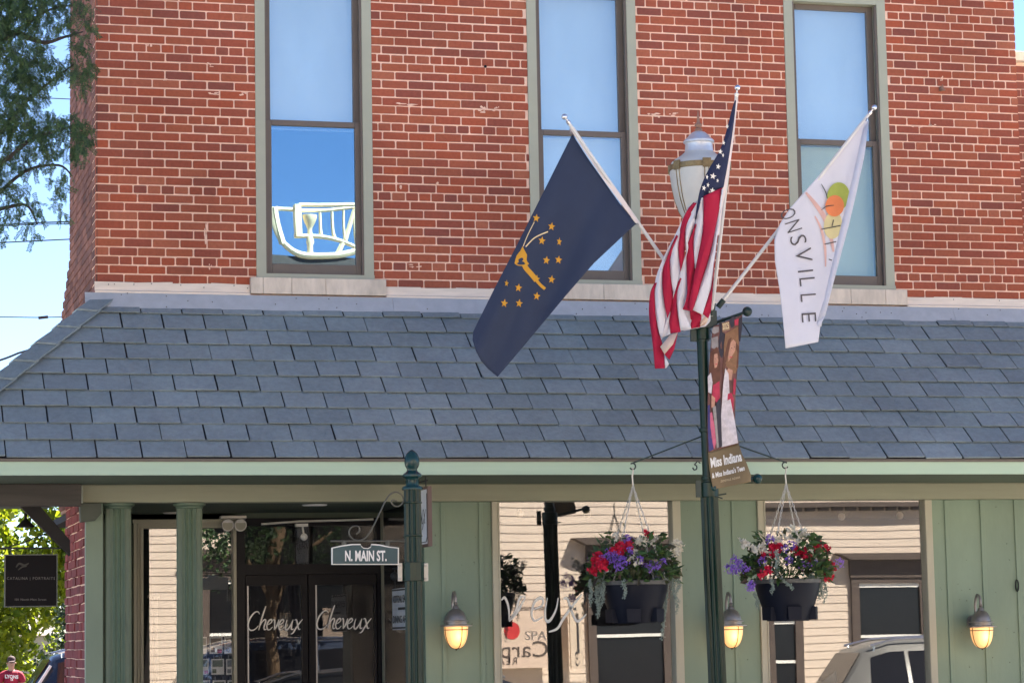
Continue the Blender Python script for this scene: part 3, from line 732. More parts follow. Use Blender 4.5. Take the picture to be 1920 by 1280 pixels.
# flyers and easel in the left display window
rng = random.Random(8); first = None; YW = YR+.12
fly = [(388,1192,412,1224),(395,1192,417,1224),(421,1192,441,1224)]
k = 0
labs = ['property flyer at the left end of the upper row in the display window','property flyer with a red corner in the upper row of the display window','property flyer at the right of the upper row, with a small red patch',
        'property flyer at the left end of the middle row in the display window','property flyer centred in the middle row with a brown photo','property flyer at the right of the middle row with green photos',
        'property flyer at the left of the lowest row in the display window','property flyer in the centre of the lowest row in the display window','property flyer at the right of the lowest row in the display window']
for r, (ya_, yb_) in enumerate(((1193,1225),(1234,1264),(1274,1306))):
    for c_, (xa, xb) in enumerate(((368,388),(393,417),(421,443))):
        e = empty('flyer', at((xa+xb)/2,(ya_+yb_)/2,YW), labs[k], 'flyer', 'property flyers hanging in the display window')
        q = MB(); a = at(xa+r*3*(c_ < 3),yb_,YW); b = at(xb+r*3,ya_,YW); q.box(a.x,b.x,YW,YW+.004,a.z,b.z); q.build('sheet', M['paper'], e)
        q = MB(); w = b.x-a.x; h = b.z-a.z; q.box(a.x+w*.1,b.x-w*.1,YW-.003,YW-.001,a.z+h*.5,b.z-h*.08)
        if c_ > 0: q.box(a.x+w*.1,a.x+w*.4,YW-.003,YW-.001,a.z+h*.1,a.z+h*.35)
        q.build('picture', mat('photo_print', rng.choice([(.12,.16,.10),(.22,.16,.10),(.16,.2,.22)]), .6, var=.5, vscale=60), e)
        if (r+c_) % 2 == 1 or (r, c_) == (0, 2):
            q = MB(); q.box(b.x-w*.4,b.x-w*.04,YW-.003,YW-.001,a.z+h*.04,a.z+h*.26); q.build('red_corner', M['fred'], e)
        q = MB(); q.tube([(a.x+w*.2,YW,b.z),(a.x+w*.2,YW,b.z+.03)], .004, 5); q.tube([(b.x-w*.2,YW,b.z),(b.x-w*.2,YW,b.z+.03)], .004, 5); build_split(q, 'clip', M['steel'], e)
        k += 1
ea = empty('easel', at(280,1280,YR+.35), 'grey wooden easel leaning inside the left display window', 'easel')
q = MB(); Y = YR+.3
for p in ([(281,1113),(290,1113),(278,1300),(268,1300)],[(288,1113),(296,1113),(298,1300),(292,1300)]):
    q.prism([at(x,y,Y) for x, y in p], (0,.03,0))
q.obox((at(287,1118,Y)+at(287,1118,Y+.03))/2+Vector((0,-.02,0)), (.05,0,0), (0,.006,0), (0,0,.012))
q.build('frame', mat('easel_wood', (.16,.15,.14), .6), ea)
q = MB(); q.tube([at(287,1122,Y-.02), at(287,1118,Y-.03)], .006, 6); q.tube([at(283,1152,Y-.02), at(283,1151,Y-.03)], .006, 6); build_split(q, 'bolt', M['black'], ea)
# ------------------------------------------------------------------ street sign post
YS = -2.4; sx = 1.876
sp = empty('street_sign_post', (sx,YS,-.0), 'fluted dark green post with acorn finial carrying the N. MAIN ST. street sign', 'street sign')
zz = lambda y: Z_(773, y, YS)
q = MB(); q.lathe((sx,YS,0), [(.063,zz(1240)-2),(.0625,zz(1090)),(.060,zz(916))], 144, 0, flute=(12,.20)); q.build('post', M['poleg'], sp, smooth=True)
q = MB(); q.lathe((sx,YS,0), [(.16,-.0),(.16,.12),(.13,.16),(.13,.5),(.10,.56),(.085,.66),(.066,.7)], 32); q.build('base', M['poleg'], sp, smooth=True)
q = MB(); pf = [(26,918),(38,918),(39,915),(36,912),(25,910),(23,906),(22,900),(27,896),(36,893),(36,890),(30,887),(24,885),(19,882),(19,879),(23,876),(27,870),(28,865),(26,857),(20,850),(12,846),(6,844),(3,843)]
q.lathe((sx,YS,0), [(w*.00188, zz(y)) for w, y in pf], 32); 
for k in range(14):
    a = k*2*math.pi/14; q.obox((sx+.0435*math.cos(a),YS+.0435*math.sin(a),(zz(907)+zz(899))/2), (.004*math.cos(a),.004*math.sin(a),0), (-.003*math.sin(a),.003*math.cos(a),0), (0,0,.013))
q.build('acorn_finial', M['finial'], sp, smooth=True)
q = MB()
for y in (942, 1004): q.lathe((sx,YS,0), [(.060,zz(y+2)),(.066,zz(y+1)),(.066,zz(y-1)),(.060,zz(y-2))], 28)
q.build('ring', M['poleg'], sp, smooth=True)
q = MB(); q.lathe((sx,YS,0), [(.060,zz(1089)),(.075,zz(1088)),(.075,zz(1054)),(.060,zz(1053))], 12); q.build('clamp_band', M['poleg'], sp)
q = MB()
for px in (750, 798.5):
    a = at(px-4,1089,YS); b = at(px+4,1055,YS); q.box(a.x,b.x,YS-.006,YS+.006,a.z,b.z)
build_split(q, 'clamp_plate', M['galv'], sp, bevel=.002)
q = MB()
for px in (750, 798):
    for py in (1060, 1084): c = at(px,py,YS-.006); q.tube([c, c+Vector((0,-.012,0))], .008, 6)
build_split(q, 'bolt', M['steel'], sp)
q = MB(); q.tube([at(620,1014,YS), at(760,1014,YS)], .006, 6)
for px in (645, 727): q.tube([at(px,1014,YS), at(px,1020,YS)], .010, 8); c = at(px,1018,YS); q.tube([c+Vector((math.cos(t*.7)*.014,0,math.sin(t*.7)*.014)) for t in range(10)], .004, 5)
q.build('hanging_bar', M['scroll'], sp)
q = MB(); P = cr([(668,1001),(674,995),(672,987),(663,986),(655,993),(656,1004),(666,1012),(680,1011),(692,1000),(706,974),(720,944),(730,928),(743,922),(754,929),(756,940),(749,948),(740,948),(734,942),(736,937),(744,938)], 6)
q.tube([at(x,y,YS) for x, y in P], .0052, 8); q.build('scroll_bracket', M['scroll'], sp, smooth=True)
pl = [(622,1026),(640,1022),(660,1019),(676,1019),(677,1022),(681,1026),(690,1027),(696,1024),(697,1019),(712,1020),(730,1024),(748,1026),(748,1058),(622,1058)]
q = MB(); q.prism([at(x,y,YS-.01) for x, y in pl], (0,.02,0), 0); q.build('sign_border', M['lets'], sp)
cx, cy = 685, 1041; inn = [(cx+(x-cx)*.965, cy+(y-cy)*.90) for x, y in pl]
q = MB(); q.prism([at(x,y,YS-.013) for x, y in inn], (0,.002,0), 0); q.build('sign_panel', M['signg'], sp)
q = MB(); put_text(q, 'N. MAIN ST.', lambda x, y: at(647+x*78, 1050.5-y*18.5, YS-.016), weight=.03); q.build('lettering', M['letw'], sp)

# ------------------------------------------------------------------ tall street lamp
YL = -2.3
def lx(py):                                     # the post leans a touch
    z = Z_(1330, py, YL); return 4.092-.0178*(z-1.281), z
def lp_(z): return Vector((4.092-.0178*(z-1.281), YL, z))
sl_ = empty('street_lamp', (4.11,YL,0), 'tall dark green lamp post with white acorn lantern behind the three flags', 'street lamp')
def seg(mb, prof, n=32, flute=None):
    for (r1, z1_), (r2, z2_) in zip(prof[:-1], prof[1:]): pass
    vs = []
    for r, z in prof:
        c = lp_(z)
        for k in range(n):
            a = 2*math.pi*k/n; rr = r*(1-flute[1]*abs(math.sin(a*flute[0]/2))) if flute else r
            vs.append(c+Vector((rr*math.cos(a), rr*math.sin(a), 0)))
    N = len(prof); mb.add(vs, [(i*n+k, i*n+(k+1) % n, (i+1)*n+(k+1) % n, (i+1)*n+k) for i in range(N-1) for k in range(n)]+[tuple(reversed(range(n))), tuple(range((N-1)*n, N*n))])
zl = lambda y: Z_(1325, y, YL)
q = MB(); seg(q, [(.070,.6),(.0655,zl(1270)),(.064,zl(925))], 144, (12,.20)); q.build('lower_post', M['poleg'], sl_, smooth=True)
q = MB(); seg(q, [(.2,0),(.2,.15),(.16,.2),(.15,.5),(.1,.6),(.075,.7)], 32); q.build('base', M['poleg'], sl_, smooth=True)
q = MB(); seg(q, [(.042,zl(925)),(.041,zl(800)),(.040,zl(430))]); q.build('upper_post', M['poleg'], sl_, smooth=True)
q = MB(); seg(q, [(.060,zl(932)),(.068,zl(931)),(.068,zl(905)),(.045,zl(903)),(.045,zl(900)),(.052,zl(899)),(.052,zl(893)),(.04,zl(892))]); seg(q, [(.042,zl(810)),(.052,zl(809)),(.052,zl(803)),(.042,zl(802))])
seg(q, [(.042,zl(638)),(.062,zl(637)),(.062,zl(615)),(.042,zl(614))])
build_split(q, 'collar', M['poleg'], sl_, smooth=True)
q = MB(); a = at(1305,932,YL-.03); b = at(1314,900,YL-.03); q.box(a.x,b.x,YL-.036,YL-.024,a.z,b.z); a = at(1295,640,YL-.03); b = at(1305,615,YL-.03); q.box(a.x,b.x,YL-.04,YL-.02,a.z,b.z)
q.tube([at(1345,928,YL-.03), at(1362,925,YL-.05)], .006, 6); q.tube([at(1345,931,YL-.03), at(1355,934,YL-.05)], .005, 6)
build_split(q, 'mounting_plate', M['poleb'], sl_, bevel=.002)
for sgn, tip in ((-1,(1186,868)),(1,(1472,866))):
    q = MB(); r0_ = lp_(zl(818)); tp = at(tip[0], tip[1], YL)
    rt = lp_(zl(818))+Vector((sgn*.04,0,0)); q.tube([rt, tp], .0055, 6)
    c = tp+Vector((0,0,-.012)); q.tube([c+Vector((sgn*math.cos(t)*.022,0,math.sin(t)*.022-.01)) for t in [.9+k*.35 for k in range(15)]], .0055, 6)
    q.build('basket_arm', M['poleb'], sl_)
q = MB(); P = cr([(1300,871),(1304,873),(1304,879),(1299,880),(1297,876)], 4); q.tube([at(x+2,y,YL) for x, y in [(1311,868),(1306,864)]+P], .005, 6); q.build('small_scroll', M['poleb'], sl_)
# lantern head
cL = Vector((at(1312,330,YL).x+.01, YL, zl(330))); g = lambda w, y: (w*.5*.00372, Z_(1312,y,YL)-0)
hd_ = lambda mb, pf, **k: mb.lathe((cL.x-.01,YL,0), [g(w, y) for w, y in pf], 40, **k)
q = MB(); hd_(q, [(20,432),(30,430),(34,427),(64,414),(84,396),(100,374),(110,350),(116,328),(117,316)]); q.build('globe', M['globe'], sl_, smooth=True)
q = MB(); hd_(q, [(116,311),(108,304),(88,297),(72,292),(62,288),(57,286)]); q.build('upper_globe', M['globe'], sl_, smooth=True)
q = MB(); hd_(q, [(57,286.5),(55,283),(53,272),(54,270),(60,268),(60,265),(54,262),(46,259),(36,253),(26,249),(16,247),(10,246)]); q.build('cap', M['capw'], sl_, smooth=True)
q = MB(); hd_(q, [(116,321),(120,320),(120,311),(115,310)]); 
for k in range(6):
    a = k*math.pi/3+.42; c = Vector((cL.x-.01+.224*math.cos(a), YL+.224*math.sin(a), Z_(1312,315,YL))); q.obox(c, (.006*math.cos(a),.006*math.sin(a),0), (-.030*math.sin(a),.030*math.cos(a),0), (0,0,.033))
    if k >= 0:
        for s_ in (-.07,.07):
            q.tube([Vector((cL.x-.01+(w*.00186+.003)*math.cos(a+s_), YL+(w*.00186+.003)*math.sin(a+s_), Z_(1312,y,YL))) for w, y in [(117,318),(110,350),(100,374),(84,396),(64,414),(36,427)]], .0035, 5)
q.build('bronze_band', M['bronze'], sl_)
q = MB(); hd_(q, [(14,247),(16,243),(8,240),(14,237),(15,234),(7,231),(5,222),(3,214),(1.5,208)]); q.build('finial', M['rustf'], sl_, smooth=True)
q = MB(); q.lathe((cL.x-.01,YL,0), [(.04,Z_(1312,470,YL)),(.075,Z_(1312,455,YL)),(.055,Z_(1312,440,YL)),(.10,Z_(1312,430,YL))], 24); q.build('lantern_seat', M['poleg'], sl_, smooth=True)

# ------------------------------------------------------------------ flags
def pole(parent, base, tip, rr=.0125):
    q = MB(); base, tip = Vector(base), Vector(tip); d = (tip-base).normalized()
    q.tube([base, base+(tip-base)*.5, base+(tip-base)*.505, tip], [rr*1.05, rr, rr*.95, rr*.9], 12); q.build('pole', M['white_p'], parent, smooth=True)
    q = MB(); q.tube([tip-d*.01, tip+d*.012, tip+d*.018, tip+d*.03], [rr*1.15, rr*1.15, rr*.5, rr*.5], 12); q.ball(tip+d*.05, .021, 14); q.build('finial_ball', M['alu'], parent, smooth=True)
def star(mb, fn, x, y, r, rot=0, sx=1, mi=0):
    P = []
    for k in range(10):
        a = rot+k*math.pi/5-math.pi/2; R = r if k % 2 == 0 else r*.42; P.append(fn(x+math.cos(a)*R*sx, y+math.sin(a)*R))
    c = fn(x, y); mb.add([c]+P, [(0, 1+k, 1+(k+1) % 10) for k in range(10)], mi)
# navy state flag
f1 = empty('state_flag', (4.05,-2.35,Z_(1320,590,YL)), 'navy blue flag with gold torch and stars hanging from the left flagpole', 'flag', 'flags on the lamp post')
Yt = -2.68
pole(f1, at(1322,598,-2.34), at(1066,230,Yt))
def s1(px, py, off=0):
    Yp = -2.56; u = (px-1000)*.86+(py-450)*.50; t = max(0, (py-250)/450)
    return at(px, py, Yp-.034*t*math.sin((px*.88+py*.47)/21.)-.014*math.sin((px*.9+py*.4)/8.5+1)*t-.05*t*math.sin((px-py*.3)/70.)-off)
def lerp(P, t):
    t = t*(len(P)-1); i = min(int(t), len(P)-2); a = t-i; return (P[i][0]*(1-a)+P[i+1][0]*a, P[i][1]*(1-a)+P[i+1][1]*a)
hoist = [(1073,252),(1102,297),(1133,341),(1162,382),(1192,420)]
top = [(1073,252),(1040,318),(1005,388),(966,466),(926,543),(887,622)]
bot = [(1192,420),(1113,494),(1054,562),(994,634),(933,706)]
fly_ = [(887,622),(886,637),(892,657),(902,676),(915,691),(933,706)]
mb = MB(); NU, NV = 46, 60; vs = []
for j in range(NV+1):
    v = j/NV; T = lerp(top, v); B = lerp(bot, v)
    for i in range(NU+1):
        u = i/NU; Hh = lerp(hoist, u); F = lerp(fly_, u)
        c = [(1-u)*T[k]+u*B[k]+(1-v)*Hh[k]+v*F[k]-((1-u)*(1-v)*hoist[0][k]+u*(1-v)*hoist[-1][k]+(1-u)*v*fly_[0][k]+u*v*fly_[-1][k]) for k in (0,1)]
        vs.append(s1(*c))
mb.add(vs, [(j*(NU+1)+i, (j+1)*(NU+1)+i, (j+1)*(NU+1)+i+1, j*(NU+1)+i+1) for j in range(NV) for i in range(NU)])
cloth = mb.build('cloth', M['navy'], f1, smooth=True, solid=.003)
mb = MB()
for x, y in [(345,543),(413,580),(370,643),(447,647),(390,730),(444,728),(346,813),(413,815),(213,832),(266,852),(347,889),(203,921),(269,921)]:
    sm = MB(); star(sm, lambda a, b: s1(a, b, .007), 860+x/2.37, 180+y/2.37, 8.4 if x not in (213,) else 7, .15, .85 if x not in (213,447) else .6); sm.build('star', M['gold'], cloth)
tt = [(262,748),(258,720),(268,690),(282,672),(290,690),(298,710),(290,722),(302,742),(312,748),(330,775),(348,800),(372,830),(386,850),(380,858),(362,842),(338,815),(312,785),(292,765),(285,750),(250,742)]
def fill(mb, pts, fn, mi=0, off=0):
    P2 = [Vector((x, y, 0)) for x, y in pts]
    mb.add([fn(x, y) for x, y in pts], [tuple(t) for t in tessellate_polygon([P2])], mi)
w2 = lambda x, y: (860+x/2.37, 180+y/2.37)
f7 = lambda a, b: s1(a, b, .006)
for P in ([(248,744),(260,753),(285,756),(310,748),(302,728),(304,706),(292,684),(284,668),(274,688),(258,708),(252,726)],):
    fill(mb, [w2(*p) for p in P], f7)
stroke(mb, [w2(292,748), w2(300,765), w2(322,790), w2(345,818)], 9.5, f7, taper=False); stroke(mb, [w2(345,818), w2(362,838), w2(384,857)], 5.5, f7, taper=False)
stroke(mb, [w2(296,752), w2(310,742)], 4, f7, n=1, taper=False)
build_split(mb, 'gold_emblem', M['gold'], cloth)
mb = MB(); stroke(mb, [w2(287,668), w2(306,620), w2(336,560)], 1.6, f7, taper=False); stroke(mb, [w2(298,670), w2(330,636), w2(360,618), w2(397,603)], 2.2, f7, taper=False)
mb.build('torch_rays', M['goldp'], cloth)
mb = MB(); A = [(1068,240),(1100,290),(1132,338),(1163,380),(1192,418)]; mb_o = [(6,-3),(7,-4),(7,-4),(7,-4),(3,-3)]
mb.add([at(x,y,-2.575) for x, y in A]+[at(x+o[0]+2,y+o[1]+1,-2.58) for (x, y), o in zip(A, mb_o)], [(i, i+1, 6+i, 5+i) for i in range(4)])
mb.build('heading', M['heading'], f1, solid=.004)
q = MB(); q.tube([at(1070,250,-2.58), at(1069,243,-2.64)], .006, 6); q.tube([at(1192,420,-2.57), at(1197,421,-2.52)], .006, 6); build_split(q, 'clip', M['alu'], f1)
# white town flag
f2 = empty('town_flag', (4.25,-2.35,Z_(1345,575,YL)), 'white flag with orange and green circles and grey capitals on the right flagpole', 'flag', 'flags on the lamp post')
pole(f2, at(1348,573,-2.34), at(1631,212,-2.68))
def s2(px, py, off=0):
    t = max(0, min(1, (py-230)/250))
    return at(px, py, -2.62+.10*t-.020*t*math.sin((px-.28*py)/17.)-.03*t*math.sin(px/38.+1.2)-off)
ed_l = [(1625,224),(1598,256),(1570,289),(1540,324),(1510,358),(1483,388),(1462,420),(1452,450),(1453,490),(1462,545),(1468,600),(1473,653)]
ed_r = [(1627,224),(1622,262),(1614,305),(1604,345),(1593,385),(1583,425),(1573,465),(1565,500),(1556,540),(1549,575),(1538,612),(1534,641)]
mb = MB(); NV, NU = 70, 30; vs = []
for j in range(NV+1):
    a = lerp(ed_l, j/NV); b = lerp(ed_r, j/NV)
    for i in range(NU+1): u = i/NU; vs.append(s2(a[0]*(1-u)+b[0]*u, a[1]*(1-u)+b[1]*u))
mb.add(vs, [(j*(NU+1)+i, (j+1)*(NU+1)+i, (j+1)*(NU+1)+i+1, j*(NU+1)+i+1) for j in range(NV) for i in range(NU)])
cl2 = mb.build('cloth', M['white_c'], f2, smooth=True, solid=.003)
fo = lambda o: (lambda a, b: s2(a, b, o))
mb = MB(); vs = []
A = [(1619,240),(1606,300),(1590,370),(1573,440),(1558,505),(1546,560),(1531,606)]; B = [(1629,226),(1621,290),(1606,360),(1592,420),(1576,480),(1560,540),(1547,592)]
mb.add([at(x,y,-2.66+.09*i/6) for i, (x, y) in enumerate(A)]+[at(x,y,-2.70+.09*i/6) for i, (x, y) in enumerate(B)], [(i, i+1, 8+i, 7+i) for i in range(6)])
mb.add([at(1531,606,-2.58), at(1541,604,-2.60), at(1547,592,-2.61), at(1540,612,-2.60), at(1534,612,-2.58)], [(0,1,2),(0,4,3,1)])
mb.build('folded_edge', M['white_c'], cl2, smooth=True, solid=.004)
def disc(mb, cx, cy, rx, ry, rot, fn, mi=0, a0=0, a1=360):
    P = []
    for k in range(28):
        t = k/28*2*math.pi; x = rx*math.cos(t); y = ry*math.sin(t); P.append(fn(cx+x*math.cos(rot)-y*math.sin(rot), cy+x*math.sin(rot)+y*math.cos(rot)))
    mb.add([fn(cx, cy)]+P, [(0, 1+k, 1+(k+1) % 28) for k in range(28)], mi)
for nm, col, a in (('pale_yellow_circle', (.78,.68,.36), (1562,422,17,26,.1,.008)), ('green_circle', (.42,.48,.10), (1572,368,21,26,.1,.012)), ('orange_circle', (.85,.26,.10), (1565,386,17.5,20,.1,.016))):
    mb = MB(); disc(mb, *a[:5], fo(a[5])); mb.build(nm, mat(nm, col, .8, trans=.2), cl2)
mb = MB(); stroke(mb, [(1511,361),(1529,383),(1546,408),(1557,440),(1563,472)], 9, fo(.007), n=6); stroke(mb, [(1528,405),(1540,430),(1547,465),(1548,500)], 5, fo(.007))
mb.build('pink_swoosh', mat('pink_print', (.78,.50,.45), .8, trans=.2), cl2)
mb = MB(); stroke(mb, [(1540,345),(1548,360),(1551,372)], 2, fo(.02)); stroke(mb, [(1540,394),(1550,387),(1564,385)], 1.8, fo(.02))
for P in ([(1540,430),(1576,423)],[(1560,424),(1563,412)],[(1546,458),(1568,453)],[(1554,486),(1560,488)]): stroke(mb, P, 1.8, fo(.012), n=1, taper=False)
mb.build('grey_lines', M['darkt'], cl2)
mb = MB()
for ch, cx, cy, hgt, wd, ang in (('O',1478,401,30,18,68),('N',1488,424,30,19,72),('S',1497,450,31,17,78),('V',1507,478,32,25,82),('I',1510.5,508,30,3,84),('L',1514,528,30,15,85),('L',1516,558,30,14,86),('E',1517,595,28,17,86)):
    a = rad(ang); co, si = math.cos(a), math.sin(a)
    def fn(x, y, cx=cx, cy=cy):
        lx_ = (x-.5)*wd; ly = (y-.5)*-hgt
        return s2(cx+lx_*co-ly*si, cy+lx_*si+ly*co, .008)
    put_text(mb, ch, fn, weight=-.012)
mb.build('lettering', mat('grey_letter', (.085,.075,.085), .8), cl2)
q = MB(); q.tube([at(1624,228,-2.69), at(1626,222,-2.69)], .006, 6); q.tube([at(1453,446,-2.5), at(1451,441,-2.45)], .006, 6); build_split(q, 'clip', M['alu'], f2)
# striped flag in the middle
f3 = empty('striped_flag', (4.08,-2.4,Z_(1335,590,YL)), 'striped red and white flag with starred navy corner folded on the middle pole', 'flag', 'flags on the lamp post')
YM = -3.0
pole(f3, at(1334,592,-2.40), at(1381,178,YM))
def s3(px, py, off=0):
    t = (590-py)/400.; return at(px, py, -2.47-.52*max(t, -.1)-off)
Z2 = lambda x, y: (1180+x/4, 140+y/4)
Z3 = lambda x, y: (1180+x/4, 400+y/4)
mbf = MB()
def ribbon(L, R, off, mi, bulge=.02, n=14, k=5):
    L = cr(L, 6); R = cr(R, 6); vs = []
    for j in range(n+1):
        a = lerp(L, j/n); b = lerp(R, j/n)
        for i in range(k+1):
            u = i/k; vs.append(s3(a[0]*(1-u)+b[0]*u, a[1]*(1-u)+b[1]*u, off+bulge*math.sin(math.pi*u)+.01*math.sin(j*.7+i)))
    mbf.add(vs, [(j*(k+1)+i, (j+1)*(k+1)+i, (j+1)*(k+1)+i+1, j*(k+1)+i+1) for j in range(n) for i in range(k)], mi)
RD, WH, NV_, CR = 0, 1, 2, 3
# back layer
ribbon([(1275,575),(1278,600),(1282,620)], [(1330,575),(1332,600),(1322,612)], -.03, WH, .0)
ribbon([(1293,575),(1295,600),(1296,616)], [(1314,580),(1315,600),(1313,613)], -.02, RD, .0)
ribbon([(1313,580),(1314,600),(1312,612)], [(1326,585),(1327,600),(1322,609)], -.018, CR, .0)
# leftmost
ribbon([(1228,530),(1219,550),(1217,590),(1223,637),(1228,691)], [(1236,530),(1229,560),(1233,612),(1243,650),(1247,690)], .00, RD)
ribbon([(1262,448),(1240,492),(1228,530),(1228,575),(1234,615),(1240,637)], [(1266,448),(1250,482),(1243,505),(1243,535),(1249,580),(1241,636)], .015, WH)
ribbon([(1268,440),(1251,482),(1243,505),(1242,535),(1246,570),(1251,595)], [(1274,445),(1258,478),(1256,500),(1262,548),(1259,575),(1251,596)], .03, RD)
ribbon([(1251,575),(1247,600),(1240,634)], [(1256,570),(1257,600),(1257,626)], .01, WH, 0)
ribbon([(1291,388),(1278,415),(1262,450),(1256,480),(1258,520),(1263,552)], [(1310,375),(1287,420),(1275,450),(1276,490),(1273,520),(1263,553)], .03, WH)
ribbon([(1300,380),(1288,395),(1277,420),(1272,450),(1273,480),(1276,507)], [(1312,382),(1300,400),(1287,425),(1285,455),(1282,485),(1276,508)], .045, RD)
ribbon([(1274,520),(1262,560),(1255,592),(1256,612),(1257,625)], [(1282,525),(1270,560),(1271,580),(1274,600),(1276,622)], .02, RD)
ribbon([(1290,465),(1278,500),(1270,538),(1270,575),(1276,620)], [(1294,468),(1287,500),(1288,550),(1282,578),(1296,615)], .035, WH)
ribbon([(1312,370),(1300,392),(1288,412),(1285,440),(1287,475)], [(1322,372),(1308,395),(1303,420),(1294,450),(1288,476)], .055, WH)
ribbon([(1304,420),(1292,450),(1287,470),(1288,520),(1288,553),(1280,580)], [(1306,420),(1301,460),(1303,500),(1300,530),(1296,560),(1298,584)], .06, RD)
ribbon([(1314,372),(1308,395),(1303,425),(1301,460),(1303,503)], [(1320,370),(1320,395),(1318,430),(1314,465),(1304,504)], .07, WH)
ribbon([(1319,368),(1319,395),(1318,430),(1312,465),(1303,505),(1297,540),(1290,578)], [(1354,352),(1350,385),(1342,425),(1332,475),(1318,520),(1306,560),(1298,584)], .085, RD, .03)
ribbon([(1353,355),(1349,385),(1342,425),(1332,475),(1318,520),(1306,560),(1297,580)], [(1356,355),(1352,385),(1347,425),(1341,475),(1335,530),(1323,570),(1317,590)], .075, WH)
ribbon([(1340,480),(1335,530),(1323,570),(1317,588)], [(1340,480),(1337,530),(1333,580),(1328,597)], .07, RD, .0)
# turned-up corner
mbf.add([s3(*p, o) for p, o in ((( 1238,650), .05), ((1256,628), .03), ((1271,623), .03), ((1262,645), .06), ((1246,664), .07))], [(0,1,2,3,4)], CR)
mbf.add([s3(*p, o) for p, o in (((1271,623), .025), ((1264,655), .03), ((1255,674), .03), ((1246,664), .065), ((1262,645), .055))], [(0,1,2,3,4)], RD)
mbf.add([s3(*p, o) for p, o in (((1246,664), .03), ((1254,682), .03), ((1250,689), .02), ((1247,690), .01))], [(0,1,2,3)], WH)
ribbon([Z2(795,190), Z2(770,260), Z2(735,400), Z2(700,520), Z2(650,620), Z2(595,710), Z2(545,820), Z2(515,930), Z2(494,1090)],
       [Z2(800,200), Z2(790,300), Z2(775,420), Z2(758,540), Z2(738,670), Z2(715,790), Z2(690,862), Z2(560,915), Z2(500,1080)], .075, NV_, .02, n=24)
clf = mbf.build('cloth', [M['red_c'], M['white_c'], M['canton'], M['cream_c']], f3, smooth=True, solid=.003)
mb = MB()
for x, y, r, sx_ in [(735,390,5,.6),(708,512,5,.6),(683,578,5.5,.8),(703,605,4.5,.5),(667,690,6,.8),(628,762,6.5,1),(662,795,4.5,.6),(583,768,5.5,.5),(560,850,6,.7),(590,828,5,.6),(622,870,6,.9),(600,880,3,.4)]:
    X, Y_ = Z2(x, y); star(mb, lambda a, b: s3(a, b, .112), X, Y_, r, .2, sx_)
build_split(mb, 'star', M['letw'], clf)
mb = MB(); mb.add([s3(*Z2(x, y), .03) for x, y in ((790,190),(782,300),(760,480),(738,660),(716,790),(692,880),(672,1000),(650,1200))]+[s3(*Z2(x, y), .0) for x, y in ((812,190),(800,300),(782,480),(757,660),(735,790),(716,900),(694,1010),(675,1200))], [(i, i+1, 9+i, 8+i) for i in range(7)])
mb.build('heading', M['heading'], f3, solid=.003)
q = MB()
for a, b in (((1334,592,-2.40),(1337,568,-2.42)),((1346,576,-2.34),(1357,562,-2.36)),((1324,600,-2.34),(1312,584,-2.36))): q.tube([at(*a), at(*b)], .021, 10)
q.tube([lp_(zl(640)), lp_(zl(585))], .05, 16); q.obox(lp_(zl(600))+Vector((.04,-.05,0)), (.05,0,0), (0,.03,0), (0,0,.06))
q.build('flag_bracket', M['poleb'], sl_)

# ------------------------------------------------------------------ banner
YB = -2.36
bn = empty('banner', (4.15,YB,3.7), 'narrow printed banner with tan caption panel on the right of the lamp post', 'banner')
def s4(px, py, off=0):
    t = max(0, (py-840)/80.); return at(px, py, YB-.025-.03*math.sin((px-1335)/16.+py/90.)-.02*t-off)
Lb = [(1337,612),(1333,640),(1331,665),(1329,700),(1327,740),(1326,790),(1327,835),(1328,848)]
Rb = [(1392,590),(1389,620),(1386,645),(1384,675),(1381,710),(1379,745),(1378,790),(1385,831)]
Lk = [(1328,848),(1329,870),(1332,893),(1336,912),(1342,916)]; Rk = [(1385,831),(1391,850),(1400,868),(1408,890),(1408,903)]
def sheet(mb, L, R, fn, n, k, mi=0):
    vs = []
    for j in range(n+1):
        a = lerp(L, j/n); b = lerp(R, j/n)
        for i in range(k+1): u = i/k; vs.append(fn(a[0]*(1-u)+b[0]*u, a[1]*(1-u)+b[1]*u))
    mb.add(vs, [(j*(k+1)+i, (j+1)*(k+1)+i, (j+1)*(k+1)+i+1, j*(k+1)+i+1) for j in range(n) for i in range(k)], mi)
mb = MB(); sheet(mb, Lb, Rb, s4, 40, 14, 0); sheet(mb, Lk, Rk, s4, 16, 14, 1)
bc = mb.build('cloth', [mat('banner_print', (.16,.07,.06), .75, var=.5, vscale=14, stretch=(2.5,1,.7)), M['khaki']], bn, smooth=True, solid=.003)
pal = {'hair': (.13,.05,.03), 'hair2': (.24,.12,.06), 'skin': (.50,.26,.18), 'dark': (.035,.03,.045), 'whitep': (.62,.56,.58), 'redp': (.45,.03,.07), 'blue': (.05,.04,.16), 'pinkp': (.55,.12,.2), 'greyp': (.30,.27,.26), 'tan': (.30,.19,.12)}
pm = {k: mat('print_'+k, v, .75, var=.25, vscale=30) for k, v in pal.items()}
rg = random.Random(5)
